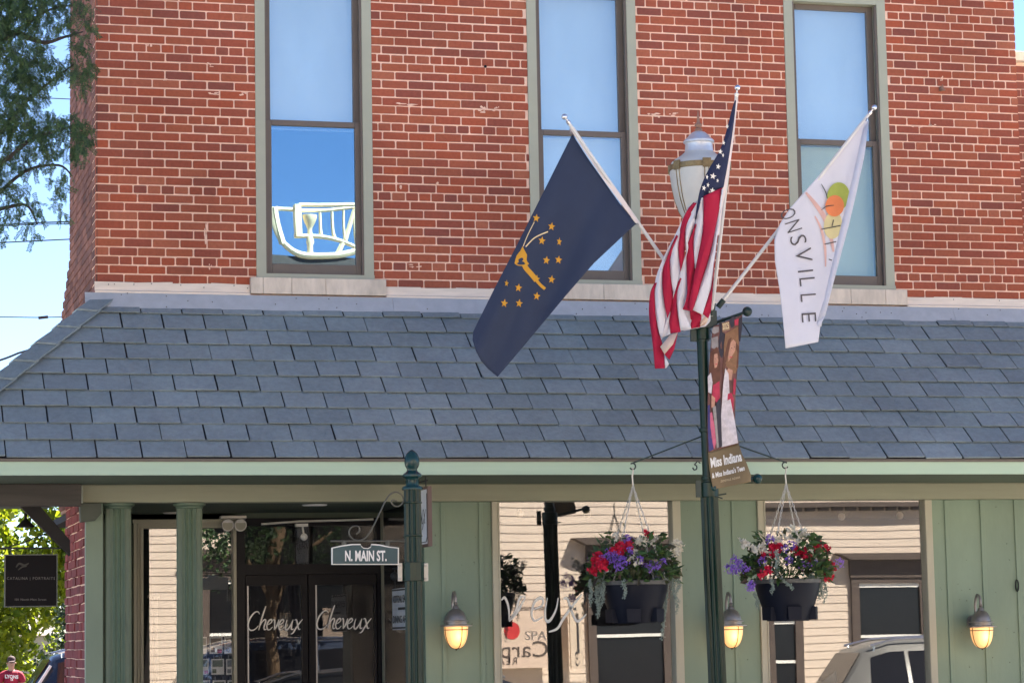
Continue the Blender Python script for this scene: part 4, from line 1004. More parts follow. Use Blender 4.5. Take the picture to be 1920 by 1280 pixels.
art = [('dark',[(1348,605),(1353,603),(1354,622),(1360,626),(1357,660),(1354,672),(1348,664),(1347,640),(1350,622)]),('tan',[(1354,605),(1367,603),(1369,618),(1355,622)]),
 ('greyp',[(1337,613),(1348,612),(1348,622),(1340,626),(1335,624)]),('greyp',[(1334,634),(1346,630),(1347,650),(1342,655),(1334,652)]),
 ('dark',[(1367,600),(1374,593),(1378,594),(1376,612),(1371,615)]),('dark',[(1386,598),(1392,592),(1391,618),(1388,640),(1385,640)]),
 ('hair2',[(1360,626),(1372,618),(1384,612),(1385,645),(1383,690),(1379,700),(1372,700),(1358,680),(1357,650)]),('hair',[(1366,636),(1372,632),(1366,660),(1361,684),(1356,700),(1354,690),(1360,660)]),('hair',[(1379,640),(1386,650),(1384,690),(1376,688),(1380,664)]),
 ('skin',[(1370,642),(1375,636),(1380,642),(1378,660),(1372,684),(1366,684),(1365,668)]),('redp',[(1377,600),(1385,597),(1384,609),(1378,610)]),
 ('skin',[(1366,690),(1374,694),(1372,712),(1364,712),(1358,700)]),
 ('hair',[(1332,660),(1344,650),(1349,662),(1351,690),(1350,712),(1343,724),(1331,712),(1329,690)]),('skin',[(1339,664),(1345,662),(1347,676),(1344,688),(1340,690),(1338,678)]),
 ('whitep',[(1327,706),(1333,698),(1336,716),(1334,738),(1328,735)]),('redp',[(1337,722),(1349,714),(1350,750),(1344,756),(1335,742)]),('skin',[(1334,740),(1341,746),(1340,764),(1334,764)]),
 ('whitep',[(1360,690),(1366,700),(1368,740),(1378,790),(1384,830),(1353,838),(1352,780),(1356,720)]),
 ('redp',[(1364,738),(1372,736),(1376,748),(1374,790),(1374,830),(1370,832),(1366,812),(1360,808),(1360,786),(1364,760)]),('redp',[(1376,708),(1380,712),(1378,740),(1374,738)]),
 ('pinkp',[(1330,775),(1335,772),(1340,800),(1343,830),(1339,842),(1333,820)]),('dark',[(1343,756),(1351,744),(1352,780),(1354,836),(1347,840),(1342,800)]),
 ('blue',[(1327,760),(1331,758),(1332,800),(1338,842),(1329,846),(1327,800)]),('greyp',[(1336,764),(1342,760),(1345,800),(1348,838),(1344,840),(1341,806)])]
for i, (c_, P) in enumerate(art):
    mb = MB(); fill(mb, P, lambda a, b: s4(a, b, .0035+.0006*i)); mb.build('print_'+c_+'_patch', pm[c_], bc)
mb = MB(); fn = lambda a, b: s4(a, b, .022)
for e in ((1372,652),(1377,650)): disc(mb, e[0], e[1], .9, .8, 0, fn)
for e in ((1341,672),(1345,670)): disc(mb, e[0], e[1], .8, .7, 0, fn)
mb.build('print_eyes', M['darkt'], bc)
mb = MB(); stroke(mb, [(1368,668),(1371,670),(1374,668)], 1.4, fn); stroke(mb, [(1341,682),(1343,683),(1345,681)], 1.2, fn); mb.build('print_mouths', M['redp'] if 'redp' in M else M['fred'], bc)
mb = MB(); put_text(mb, '2025', lambda x, y: s4(1355+x*12-y*.5, 618-y*11-x*3, .024), weight=.02); mb.build('gold_year', M['goldp'], bc)
mb = MB()
put_text(mb, 'Miss Indiana', lambda x, y: s4(1331.5+x*58+(1-y)*2, 876-y*17-x*13, .010), weight=.035)
put_text(mb, "& Miss Indiana's Teen", lambda x, y: s4(1334.5+x*61+(1-y)*1, 896-y*9-x*15, .010), weight=.03)
mb.build('lettering', M['letw'], bc)
mb = MB(); put_text(mb, 'ZIONSVILLE, INDIANA', lambda x, y: s4(1351+x*37, 904-y*4-x*8, .010)); mb.build('small_lettering', M['goldp'], bc)
q = MB(); a = lp_(zl(614)); q.tube([a, at(1398,585,YB)], .011, 8); q.ball(at(1401,584,YB), .036, 16); q.build('upper_rod', M['poleb'], bn, smooth=True)
q = MB(); q.tube([at(1338,914,YB), at(1412,896,YB)], .011, 8); q.ball(at(1420,897,YB), .036, 16); q.ball(at(1338,914,YB), .024, 10); q.build('lower_rod', M['finial'], bn, smooth=True)

# ------------------------------------------------------------------ hanging baskets
def leaf(mb, p, d, nrm, L, w, mi=0, fold=.25):
    d = Vector(d).normalized(); s = d.cross(nrm)
    if s.length < 1e-4: s = d.orthogonal()
    s.normalize(); n_ = s.cross(d)
    b, t = p+d*L*.45, p+d*L
    mb.add([p, b+s*w*.5+n_*w*fold, t, b-s*w*.5+n_*w*fold, b], [(0,4,1),(1,4,2),(0,3,4),(3,2,4)], mi)
def rv(rng, z=0): 
    v = Vector((rng.gauss(0,1), rng.gauss(0,1), rng.gauss(0,1)+z)); return v.normalized()
fl_mesh = {}
def bloom_mesh(kind, rng):
    mb = MB()
    if kind == 'red':
        for k in range(16):
            d = rv(rng, .6); leaf(mb, rv(rng)*.018, d, rv(rng), .034, .036, 0, .3)
    elif kind == 'white':
        for k in range(12):
            d = rv(rng, .4); leaf(mb, rv(rng)*.017, d, rv(rng), .029, .030, 0, .3)
    else:
        for k in range(40):
            c = rv(rng, .3)*rng.uniform(.012,.036)
            for a in range(4):
                d = (c.normalized()+rv(rng)*.9); leaf(mb, c, d, c, .011, .010, 0, 0)
    return mb
def make_basket(px, hook_y, rim_y, seed, label, hw, angs, spread, dens, reds, whites, purples, trails, tone):
    rng = random.Random(seed)
    hk = at(px, hook_y, YL); rim = at(px+2, rim_y, YL); cx, zr = rim.x+.004, rim.z
    b = empty('hanging_basket', (cx,YL,zr), label, 'flower basket', 'flower baskets hanging from the lamp post arms')
    c = (cx,YL,zr)
    q = MB(); q.lathe(c, [(hw*.60,-.285),(hw*.64,-.29),(hw*.70,-.262),(hw*.78,-.20),(hw*.90,-.12),(hw*.965,-.06),(hw*.98,-.02),(hw*.99,-.004),(hw*.93,-.004),(hw*.92,-.05)], 48, 0)
    for a in angs:
        aa = rad(a); n_ = Vector((math.cos(aa), math.sin(aa), 0)); s = Vector((-math.sin(aa), math.cos(aa), 0))
        q.prism([Vector(c)+n_*hw*.66+s*.05*k1+Vector((0,0,zz_)) for k1, zz_ in ((-.9,-.283),(.9,-.283),(1,-.19),(-1,-.19))], n_*.05)
    q.build('pot', M['pot'], b, smooth=True)
    q = MB(); q.lathe(c, [(hw*.985,-.024),(hw*1.015,-.022),(hw*1.02,.004),(hw*.95,.006),(hw*.94,-.02)], 48); q.build('rim', M['potrim'], b, smooth=True)
    q = MB(); q.lathe(c, [(hw*.93,-.02),(hw*.5,.01),(.01,.02)], 24); q.build('soil', M['timberd'], b)
    # chains: real links
    jt = Vector((hk.x,YL,hk.z-.13)); q = MB()
    q.tube([hk+Vector((0,0,-.002)), hk+Vector((.004,0,-.03)), hk+Vector((-.004,0,-.06)), jt], .006, 6)
    q.build('swivel', M['chain'], b)
    for a in (35, 145, 215, 325):
        e = Vector((cx+hw*.98*math.cos(rad(a)), YL+hw*.98*math.sin(rad(a)), zr)); d = e-jt; n_ = int(d.length/.024); dn = d.normalized(); o1 = dn.orthogonal().normalized(); o2 = dn.cross(o1); q = MB()
        for i in range(n_):
            m = jt+d*((i+.5)/n_); o = o1 if i % 2 else o2
            q.tube([m+dn*math.cos(t)*.015+o*math.sin(t)*.006 for t in [k*math.pi/4 for k in range(9)]], .0022, 4)
        q.build('chain', M['chain'], b)
    # greenery
    q = MB()
    for i in range(dens):
        a = rng.uniform(0, 2*math.pi); rr = math.sqrt(rng.random()); el = rng.random()
        R = hw*.55+spread*rr
        h = .02+.27*(1-rr**2.2)*rng.uniform(.3,1)+.10*rng.random()
        p = Vector((cx+R*math.cos(a)*1.0, YL+R*math.sin(a)*.85, zr+h-.05*rr))
        if rng.random() < .1: p.z += .05
        d = Vector((math.cos(a), math.sin(a), rng.uniform(-.6,.8)))+rv(rng)*.7
        L = rng.choice([.03,.04,.055,.07,.085])*rng.uniform(.7,1.15); leaf(q, p, d, rv(rng, 1.2), L, L*.55)
    for i in range(26):                                   # stems
        a = rng.uniform(0, 6.28); R = hw*.5; p = Vector((cx+R*.4*math.cos(a), YL+R*.4*math.sin(a), zr)); e = Vector((cx+(R+spread*.8)*math.cos(a), YL+(R+spread*.7)*math.sin(a), zr+.18*rng.random()))
        q.tube([p, (p+e)/2+Vector((0,0,.08)), e], .003, 4)
    q.build('foliage', M['leafd'], b)
    for kind, n_, mm, nm in (('red', reds, 'fred', 'red_flower'), ('white', whites, 'fwhite', 'white_flower'), ('purple', purples, 'fpurple', 'purple_flower')):
        for (dx, dy) in n_:
            tgt = at(dx, dy, YL); ox = tgt.x-cx; oz = tgt.z-zr
            rr = min(1, abs(ox)/(hw*1.35)); yy = YL-math.sqrt(max(.02, 1-rr*rr))*hw*(1.05-.9*max(0, oz-.05)/.35)-rng.uniform(.0,.05)
            tgt = at(dx, dy, yy)
            for rep in range(1):
                mbk = bloom_mesh(kind, rng); off = tgt+Vector((rng.uniform(-.016,.016), rng.uniform(-.02,.02), rng.uniform(-.014,.014)))*(rep)
                mbk.v = [v+off for v in mbk.v]; mbk.build(nm, M[mm], b)
    # trailing silver strands
    for (x0, y0, x1, y1) in trails:
        q = MB(); yy = YL-hw*math.sqrt(max(.05, 1-((x0-px-2)/(hw*248))**2))-.015
        for s in range(rng.choice((2,3))):
            P = []; xo = rng.uniform(-3,3); n_ = 14; ph = rng.random()*6
            for k in range(n_+1):
                t = k/n_; P.append(at(x0+xo+(x1-x0)*t+2.2*math.sin(t*7+ph), y0+(y1-y0)*t*rng.uniform(.97,1.0)*(1-.15*s), yy))
            q.tube(P, .0022, 4)
            for k in range(1, n_+1):
                for m in range(2):
                    d = rv(rng, -.4); leaf(q, P[k]+d*.002, d, rv(rng), .014, .009)
                    q.ball(P[k]+rv(rng)*.012, .0035, 5)
        q.build('trailing_strand', M['silver'], b)
    return b
K1 = lambda x, y: (1040+x/5.332, 960+y/5.332)
K2 = lambda x, y: (1330+x/4.924, 960+y/4.924)
make_basket(1186, 876, 1090, 3, 'flower basket left of the lamp post, trailing long silver strands from its pot', .242, (250,310,190,10,70,130), .17, 900,
  [K1(*p) for p in ((935,220),(655,340),(700,370),(650,385),(430,440),(410,480),(440,510),(490,520),(480,555),(375,590),(570,400),(740,340),(500,490))],
  [K1(*p) for p in ((850,280),(900,300),(970,290),(1000,270),(810,420),(780,465),(830,510),(890,490),(1190,330),(1190,380),(1200,430),(1130,450),(1200,300),(1240,390),(620,245),(1270,330),(840,300),(1150,400),(1180,460))],
  [K1(*p) for p in ((560,400),(600,500),(700,520),(850,480),(1080,500),(960,560),(740,270),(745,390),(500,455),(560,450),(620,440),(680,480),(640,550),(925,520),(1020,545),(720,300))],
  [(1117,1080,1120,1155),(1127,1078,1124,1158),(1132,1085,1130,1130),(1172,1085,1173,1122),(1246,1075,1250,1140),(1255,1075,1244,1200),(1262,1078,1270,1150),(1249,1090,1242,1195),(1108,1085,1108,1135),(1268,1070,1274,1110)], 0)
make_basket(1473, 874, 1087, 5, 'flower basket right of the lamp post with purple blooms sticking out at left', .235, (262,330,200,40,100), .18, 900,
  [K2(*p) for p in ((610,320),(640,330),(590,330),(500,400),(600,400),(880,390),(900,420),(870,360),(1000,340),(1050,340),(1080,345),(1010,300),(1090,470),(1110,500),(1080,530),(1110,590),(1090,600),(530,560),(490,580),(540,540),(1140,510),(800,350))],
  [K2(*p) for p in ((300,260),(330,290),(340,320),(410,340),(450,350),(500,345),(480,310),(690,220),(750,160),(790,190),(830,190),(870,175),(610,260),(940,380),(950,430),(910,240),(860,200),(760,230),(820,255),(400,330),(550,380),(640,270),(1030,340))],
  [K2(*p) for p in ((560,250),(860,480),(960,470),(340,520),(700,340),(230,440),(270,470),(180,520),(220,530),(260,530),(490,450),(730,450),(765,300),(1200,470),(390,670),(635,280),(380,690))],
  [(1447,1078,1444,1112),(1462,1080,1484,1105),(1538,1075,1540,1120),(1542,1080,1534,1122),(1548,1085,1546,1128),(1458,1030,1457,1080),(1525,1075,1519,1090),(1416,1110,1420,1140)], 1)

# ------------------------------------------------------------------ honey locust at the upper left (hanging twigs)
lt = empty('locust_tree', (-3.6,-2.9,0), 'feathery dark locust tree whose drooping twigs hang in the upper left corner', 'tree')
q = MB(); q.tube(cr([(-3.6,-2.9,-.05),(-3.55,-2.85,1.5),(-3.65,-2.8,3.0),(-3.5,-2.6,4.6),(-3.3,-2.4,6.5),(-3.1,-2.3,8.2)], 5), [.17,.165,.16,.155,.15,.15,.145,.14,.14,.135,.13,.13,.12,.12,.11,.11,.10,.10,.09,.09,.08,.07,.06,.05,.04,.03][:26], 12); q.build('trunk', M['bark'], lt, smooth=True)
YT = -1.6
q = MB(); rng = random.Random(12)
limbs = [[(-140,420),(-60,330),(0,250),(50,190),(100,150),(140,120)],[(-140,250),(-40,120),(30,60),(90,20),(140,10)],[(-140,500),(-60,420),(-10,370),(50,320),(110,310),(135,330)],[(-60,330),(10,300),(60,260),(110,245),(150,230)],
 [(-100,60),(0,-20),(60,-40),(120,-60)],[(-80,430),(-30,400),(10,390),(50,385),(70,420)],[(30,60),(80,80),(120,70),(155,60)]]
for L in limbs:
    P = cr([(*p,) for p in L], 5); n_ = len(P); q.tube([at(x, y, YT-.2*math.sin(i/4)) for i, (x, y) in enumerate(P)], [.022*(1-.8*i/n_) for i in range(n_)], 6)
for L, zt_ in zip(limbs, (3.0, 4.2, 2.6, 3.4, 4.8, 2.8, 4.0)):
    e = at(*L[0], YT); q.tube([(-3.6,-2.8,zt_), Vector((-3.6,-2.8,zt_)).lerp(e,.5)+Vector((0,0,.15)), e], [.05,.035,.022], 6)
q.build('limb', M['bark'], lt, smooth=True)
clus = [(20,20,40),(60,20,34),(100,12,26),(140,20,26),(160,45,16),(10,70,34),(50,80,32),(85,50,22),(120,50,16),(150,80,20),(150,115,26),(165,130,14),(20,120,34),(60,130,34),(95,130,24),(125,130,18),(35,160,30),(70,165,22),(10,175,22),(150,165,12),(8,215,26),(40,225,30),(75,230,28),(105,232,26),(135,235,24),(158,240,18),(155,265,20),(30,255,30),(70,262,30),(105,265,24),(140,275,20),(15,300,28),(50,300,22),(90,300,18),(150,300,10),(118,330,16),(120,355,14),(110,380,10),(98,345,12),(8,345,18),(35,360,22),(60,372,14),(15,385,18),(5,415,12),(10,440,9),(45,400,14),(52,425,9),(62,440,6),(74,395,8),(118,400,6),(-40,50,70),(-40,200,70),(-50,330,60),(-30,420,30),(40,-30,60),(120,-30,40),(-60,-60,80),(172,15,10),(30,195,22),(55,200,18),(5,40,30),(80,100,20),(40,130,30)]
mb = MB()
for cx, cy, R in clus:
    for k in range(max(6, int(R*R/18))):
        a = rng.uniform(0, 6.28); rr = R*math.sqrt(rng.random()); Yk = YT+rng.uniform(-.45,.45)
        p = at(cx+rr*math.cos(a), cy+rr*math.sin(a), Yk)
        d = Vector((rng.gauss(0,.6), rng.gauss(0,.6), -.9+rng.gauss(0,.5))).normalized(); L = rng.uniform(.06,.12); n_ = int(L/.011)
        s = d.cross(rv(rng)).normalized(); nn = d.cross(s)
        mb.tube([p, p+d*L], .0014, 3)
        for i in range(n_):
            b = p+d*L*(i+.5)/n_
            for sg in (-1,1):
                e = (s*sg+d*.35+nn*rng.uniform(-.3,.3)).normalized(); w = d*.0052; l_ = rng.uniform(.018,.028)
                mb.add([b-w*.4, b+e*l_*.5-w, b+e*l_, b+e*l_*.5+w], [(0,1,2,3)])
mb.build('crown', M['locust'], lt)

# ------------------------------------------------------------------ far background on the left
def crown(name, mt, parent, c, rx, ry, rz, n, ls, seed, k=60):
    rng = random.Random(seed); mb = MB(); cl = []
    for i in range(k):
        v = rv(rng); f = rng.uniform(.35,1)**.6; cl.append((Vector((c[0]+v.x*rx*f, c[1]+v.y*ry*f, c[2]+v.z*rz*f)), rng.uniform(.16,.34)*min(rx,rz)))
    for i in range(n):
        cc, R = rng.choice(cl); v = rv(rng); p = cc+v*R*rng.uniform(.5,1.05); d = (v*.5+rv(rng)).normalized()
        L = ls*rng.uniform(.6,1.3); leaf(mb, p, d, rv(rng, .7), L, L*.7)
    return mb.build(name, mt, parent)
bt = empty('tree', (.2,45,-.4), 'bright yellow green backlit tree filling the gap behind the black sign', 'tree')
q = MB(); q.tube([(.2,45,-.4),(.3,45,1.5),(.1,45,3.5)], [.22,.17,.1], 10); q.build('trunk', M['bark'], bt)
crown('crown', M['leafb'], bt, (.8,45,4.0), 4.6, 2.8, 3.3, 17000, .24, 3, 120)
b2 = empty('tree', (-4,52,-.4), 'yellow green tree at the left edge behind the black sign', 'tree')
q = MB(); q.tube([(-4,52,-.4),(-3.9,52,2.5)], [.2,.12], 10); q.build('trunk', M['bark'], b2)
crown('crown', M['leafb'], b2, (-1.5,52,3.6), 6.5, 2.5, 3.4, 14000, .26, 5, 110)
b3 = empty('shrub', (3.2,31,-.4), 'dark green shrub behind the parked car beside the brick side wall', 'shrub')
q = MB(); q.tube([(3.2,31,-.4),(3.2,31,1)], [.08,.05], 8); q.build('stem', M['bark'], b3)
crown('foliage', M['leafk'], b3, (3.35,31,1.25), 1.1, .9, 1.35, 6500, .11, 6, 50)
b4 = empty('hedge', (-1,60,-.4), 'low sunlit yellow green hedge behind the person in the red shirt', 'hedge')
crown('foliage', M['leafb'], b4, (1.3,54,.9), 2.6, 1.0, .75, 3000, .14, 7, 50)
sh = empty('garage', (2.2,75,-.4), 'pale low garage glimpsed between the trees under the black sign', 'building')
q = MB(); q.box(.4,6.5,75,80,-.42,1.95); q.build('wall', mat('garage_wall', (.45,.40,.30), .8), sh)
q = MB(); q.add([(.1,74.6,1.95),(6.8,74.6,1.95),(6.8,80.4,1.95),(.1,80.4,1.95),(.1,77.5,3.0),(6.8,77.5,3.0)], [(0,1,5,4),(3,4,5,2),(0,4,3),(1,2,5)]); q.build('roof', M['brown'], sh)
q = MB(); q.box(2.6,2.75,74.95,75.0,-.4,1.9); q.build('corner_board', M['letw'], sh)

# power lines
pls = [([(-80,418),(0,421),(60,418),(126,416)],.012,'highest of the paired thin black wires crossing the sky left of the brick wall'),
       ([(-80,424),(0,424),(60,421),(126,420)],.009,'lower of the paired thin black wires, just under its twin'),
       ([(-80,459),(0,455),(60,452),(122,449)],.011,'single thin wire just below the tips of the hanging twigs'),
       ([(-80,594),(0,594),(70,595),(116,594)],.009,'nearly level wire above the roof hip with a splice on it'),
       ([(-60,690),(0,675),(34,662)],.020,'thick dark cable rising to the roof hip at the left edge'),
       ([(-80,178),(60,183),(150,187)],.009,'thin wire seen behind the leaves high on the left')]
for i, (P, r, lab) in enumerate(pls):
    q = MB(); Pe = cr(P, 4); x, y = P[-1]; x0, y0 = P[0]
    Pe = [(x0-(x-x0)*1.5, y0-(y-y0)*1.5)]+Pe+[(x+(x-x0)*.6, y+(y-y0)*.6)]
    q.tube([at(a, b, 14+i) for a, b in Pe], r*.8, 5)
    if i == 3: q.tube([at(72,596,14+i), at(90,594,14+i)], .022, 5)
    o = q.build('power_line', M['wire']); tag(o, lab, 'wire', 'power lines left of the building')
# ------------------------------------------------------------------ cars
def make_suv(name, loc, rz, body, label, chrome=False, big=1.0):
    r = empty(name, (0,0,0), label, 'car')
    ST = [(-2.37,.55,.74,.80,.84,.70),(-2.33,.42,.86,1.00,1.03,.74),(-2.22,.33,.90,1.05,1.20,.72),(-1.92,.26,.92,1.08,1.60,.64),(-1.6,.25,.93,1.08,1.70,.62),(-.6,.24,.94,1.06,1.74,.62),(.3,.24,.94,1.04,1.71,.61),(.75,.24,.94,1.03,1.56,.63),(1.35,.25,.93,1.00,1.10,.76),(1.9,.28,.91,.94,1.00,.80),(2.25,.34,.86,.84,.88,.72),(2.38,.45,.70,.66,.70,.60)]
    def sec(s):
        x, zb, hw, be, rf, hr = s
        h = [(hw*.92,zb),(hw,zb+.18),(hw,(zb+be)/2),(hw-.01,be-.06),(hw-.05,be),(hr+.02,rf-.06),(hr-.08,rf-.005),(0,rf+.015)]
        return [(x,y,z) for y, z in h]+[(x,-y,z) for y, z in reversed(h[:-1])]
    q = MB(); n = 15; vs = [p for s in ST for p in sec(s)]; N = len(ST)
    q.add(vs, [(i*n+k, (i+1)*n+k, (i+1)*n+(k+1) % n, i*n+(k+1) % n) for i in range(N-1) for k in range(n)]+[tuple(range(n)), tuple(reversed(range((N-1)*n, N*n)))])
    bd = q.build('body', body, r, smooth=True)
    wg = M['winb']
    def lat(x, t, sg, off=.012):
        for a, b in zip(ST[:-1], ST[1:]):
            if a[0] <= x <= b[0]: u = (x-a[0])/(b[0]-a[0]); s = [p*(1-u)+w*u for p, w in zip(a, b)]; break
        y = (s[2]-.05)*(1-t)+(s[5]+.02)*t; z = s[3]*(1-t)+(s[4]-.06)*t
        return (x, sg*(y+off), z+.004)
    for sg in (-1, 1):
        for xs_, in (((-2.02,-1.80,-1.62,-1.42),),((-1.36,-1.0,-.7,-.42),),((-.34,.1,.45,.62),)):
            q = MB(); a = [lat(x+(.12 if xs_[0] < -2 and x < -1.9 else 0), .06, sg) for x in xs_]; b = [lat(x+(.16 if xs_[0] < -2 and x < -1.9 else 0)-(.02 if x > .6 else 0), .88, sg) for x in xs_]
            q.add(a+b, [(i, i+1, 5+i, 4+i) for i in range(3)]); q.build('side_window', wg, r)
        q = MB(); X = [-2.05,-1.6,-1,-.4,.3,.62,.95]; q.tube([lat(x, .02, sg, .016) for x in X], .013, 6); q.build('belt_trim', M['alu'], r)
        q = MB(); q.tube([lat(x, 1, sg, -.02)[:2]+(lat(x, 1, sg)[2]+.085,) for x in (-1.85,-1.5,-.6,.2,.45)], .018, 6); 
        for x in (-1.8, -.6, .4): p = lat(x, 1, sg, -.02); q.tube([p, (p[0],p[1],p[2]+.08)], .014, 6)
        q.build('roof_rail', M['alu'] , r)
        if chrome: q = MB(); q.tube([lat(-2.26, .15, sg, .03), lat(-1.97, .98, sg, .03)], .022, 6); q.build('pillar_trim', M['letw'], r)
        q = MB(); q.add([(-2.375,sg*.60,.98),(-2.34,sg*.84,1.0),(-2.1,sg*.935,1.01),(-1.72,sg*.945,.99),(-2.0,sg*.952,.84),(-2.25,sg*.93,.74),(-2.36,sg*.82,.74),(-2.40,sg*.62,.80)], [tuple(range(8))]); q.build('tail_light', mat('tail_red', (.5,.01,.02), .2), r, solid=.02)
        q = MB(); q.add([(2.36,sg*.55,.82),(2.28,sg*.80,.84),(2.0,sg*.93,.90),(2.05,sg*.93,.80),(2.3,sg*.84,.72),(2.41,sg*.56,.72)], [tuple(range(6))]); q.build('headlight', M['alu'], r, solid=.02)
        q = MB(); q.ball((.85,sg*1.02,1.10), .10, 10, sz=.7); q.build('wing_mirror', body, r, smooth=True)
        for x in (-1.45, 1.5):
            q = MB(); q.tube([(x,sg*.70,.34),(x,sg*.72,.34),(x,sg*.93,.34),(x,sg*.955,.34)], [.30,.345,.345,.31], 28); wl = q.build('wheel', M['black'], r, smooth=True)
            q = MB(); q.tube([(x,sg*.958,.34),(x,sg*.962,.34)], [.22,.20], 20); q.build('rim', M['alu'], wl)
    q = MB(); q.add([(-2.27,-.66,1.12),(-2.27,.66,1.12),(-1.97,.58,1.56),(-1.97,-.58,1.56)], [(0,1,2,3)]); q.build('rear_window', wg, r, solid=.01)
    q = MB(); q.add([(1.32,-.70,1.125),(1.32,.70,1.125),(.82,.58,1.545),(.82,-.58,1.545)], [(0,1,2,3)]); q.build('windscreen', wg, r, solid=.02)
    q = MB(); q.box(-2.41,-2.385,-.26,.26,.62,.76); q.build('number_plate', M['paper'], r)
    r.location = loc; r.rotation_euler = (0,0,rz); r.scale = (big,big,big)
    return r
navyc = mat('dark_blue_paint', (.012,.016,.03), .18, var=.02, spec=.8)
p = at(48,1262,22.3)
make_suv('parked_car', (p.x+2.42,22.3,-.285), 0, navyc, 'dark parked car with pale window trim and red tail lamp behind the brick side wall', True, 1.06)
silver = mat('silver_paint', (.22,.215,.20), .3, metal=.3, var=.02)
c2 = make_suv('parked_car', (11.75,-9.5,-.136), math.pi, silver, 'silver parked car whose rear corner is reflected in the right shop window')
c2.rotation_euler = (0,0,rad(8)); c2.scale = (.93,.93,.93)
c3 = make_suv('parked_car', (4.2,-6.2,-.136), 0, mat('charcoal_paint', (.02,.022,.026), .2, var=.02), 'charcoal parked car whose roof is reflected in the middle shop window', big=.79)
c4 = make_suv('parked_car', (5.2,-14.5,-.136), 0, mat('blue_grey_paint', (.05,.07,.12), .2, var=.02), 'blue grey parked car reflected low in the glass entrance door')

# ------------------------------------------------------------------ person in a red shirt
YPn = 36.; pc = at(21,1240,YPn); px0 = pc.x; gz = -.40
pe = empty('person', (px0,YPn,gz), 'person in dark red t-shirt with white chest lettering and a dark cap, arms bent forward', 'person')
def skin(name, nodes, edges, mt, parent, sub=2):
    me = D.meshes.new(name); o0 = ORG[parent]
    me.from_pydata([n[0] for n in nodes], edges, []); me.materials.append(mt)
    o = D.objects.new(name, me); COL.objects.link(o); o.parent = parent; ORG[o] = o0
    m = o.modifiers.new('skin', 'SKIN'); m.use_smooth_shade = True
    if not me.skin_vertices: me.attributes.new('x', 'FLOAT', 'POINT')
    return o, me
def skin_mesh(name, nodes, edges, mt, parent, root=0):
    import bmesh
    bm = bmesh.new(); lay = bm.verts.layers.skin.verify(); vs = []
    for i, (c, r) in enumerate(nodes):
        v = bm.verts.new(c); v[lay].radius = (r, r) if not isinstance(r, tuple) else r; v[lay].use_root = (i == root); vs.append(v)
    for a, b in edges: bm.edges.new((vs[a], vs[b]))
    me = D.meshes.new(name); bm.to_mesh(me); bm.free(); me.materials.append(mt)
    o = D.objects.new(name, me); COL.objects.link(o)
    m = o.modifiers.new('skin', 'SKIN'); m.use_smooth_shade = True
    s = o.modifiers.new('sub', 'SUBSURF'); s.levels = 2; s.render_levels = 2
    o.parent = parent; ORG[o] = ORG[parent]; return o
skinm = mat('skin_tone', (.42,.23,.16), .55)
# facing -Y, slightly towards the camera; nodes local to the feet
N_ = [((0,0,.94),(.15,.11)),((0,0,1.12),(.13,.10)),((0,0,1.32),(.16,.11)),((0,.01,1.43),(.10,.08)),((0,0,1.49),.055),((0,-.02,1.56),.075),((0,-.03,1.64),(.082,.10)),((0,-.02,1.70),(.06,.075)),
      ((.19,.01,1.38),.06),((.25,.0,1.12),.045),((.17,-.20,1.03),.035),((.13,-.27,1.06),.028),
      ((-.19,.01,1.38),.06),((-.26,.0,1.12),.045),((-.22,-.16,.95),.035),((-.20,-.22,.92),.028),
      ((.10,0,.86),.09),((.11,-.01,.50),.06),((.11,.02,.08),.042),((.12,-.12,.03),.035),((-.10,0,.86),.09),((-.13,-.04,.50),.06),((-.14,.02,.08),.042),((-.15,-.12,.03),.035)]
E_ = [(0,1),(1,2),(2,3),(3,4),(4,5),(5,6),(6,7),(3,8),(8,9),(9,10),(10,11),(3,12),(12,13),(13,14),(14,15),(0,16),(16,17),(17,18),(18,19),(0,20),(20,21),(21,22),(22,23)]
for base_i, sg in ((11, 1), (15, -1)):
    c = Vector(N_[base_i][0])
    for k, (dx, L) in enumerate(((-.025,.07),(-.009,.08),(.009,.075),(.024,.06))):
        a = len(N_); N_.append((tuple(c+Vector((dx,-.03,.0))),.009)); N_.append((tuple(c+Vector((dx*1.2,-.03-L*.6,-.01))),.008)); N_.append((tuple(c+Vector((dx*1.2,-.03-L*.8,-.035))),.007)); E_ += [(base_i,a),(a,a+1),(a+1,a+2)]
    a = len(N_); N_.append((tuple(c+Vector((-.035*sg,-.01,.01))),.010)); N_.append((tuple(c+Vector((-.045*sg,-.05,.015))),.008)); E_ += [(base_i,a),(a,a+1)]
body = skin_mesh('body', N_, E_, skinm, pe)
S_ = [((0,0,.88),(.175,.135)),((0,0,1.12),(.165,.13)),((0,0,1.32),(.185,.135)),((0,.01,1.43),(.11,.09)),((.20,.01,1.38),.085),((.25,.0,1.20),.078),((-.20,.01,1.38),.085),((-.255,.0,1.20),.078)]
skin_mesh('red_shirt', S_, [(0,1),(1,2),(2,3),(3,4),(4,5),(3,6),(6,7)], mat('maroon_shirt', (.28,.006,.03), .8), pe)
P_ = [((0,0,.92),(.17,.13)),((.11,0,.82),.11),((.12,-.01,.5),.085),((.115,.02,.12),.07),((-.11,0,.82),.11),((-.13,-.04,.5),.085),((-.14,.02,.12),.07)]
skin_mesh('trousers', P_, [(0,1),(1,2),(2,3),(0,4),(4,5),(5,6)], mat('jeans', (.04,.055,.09), .8), pe)
O = Vector((px0,YPn,gz))
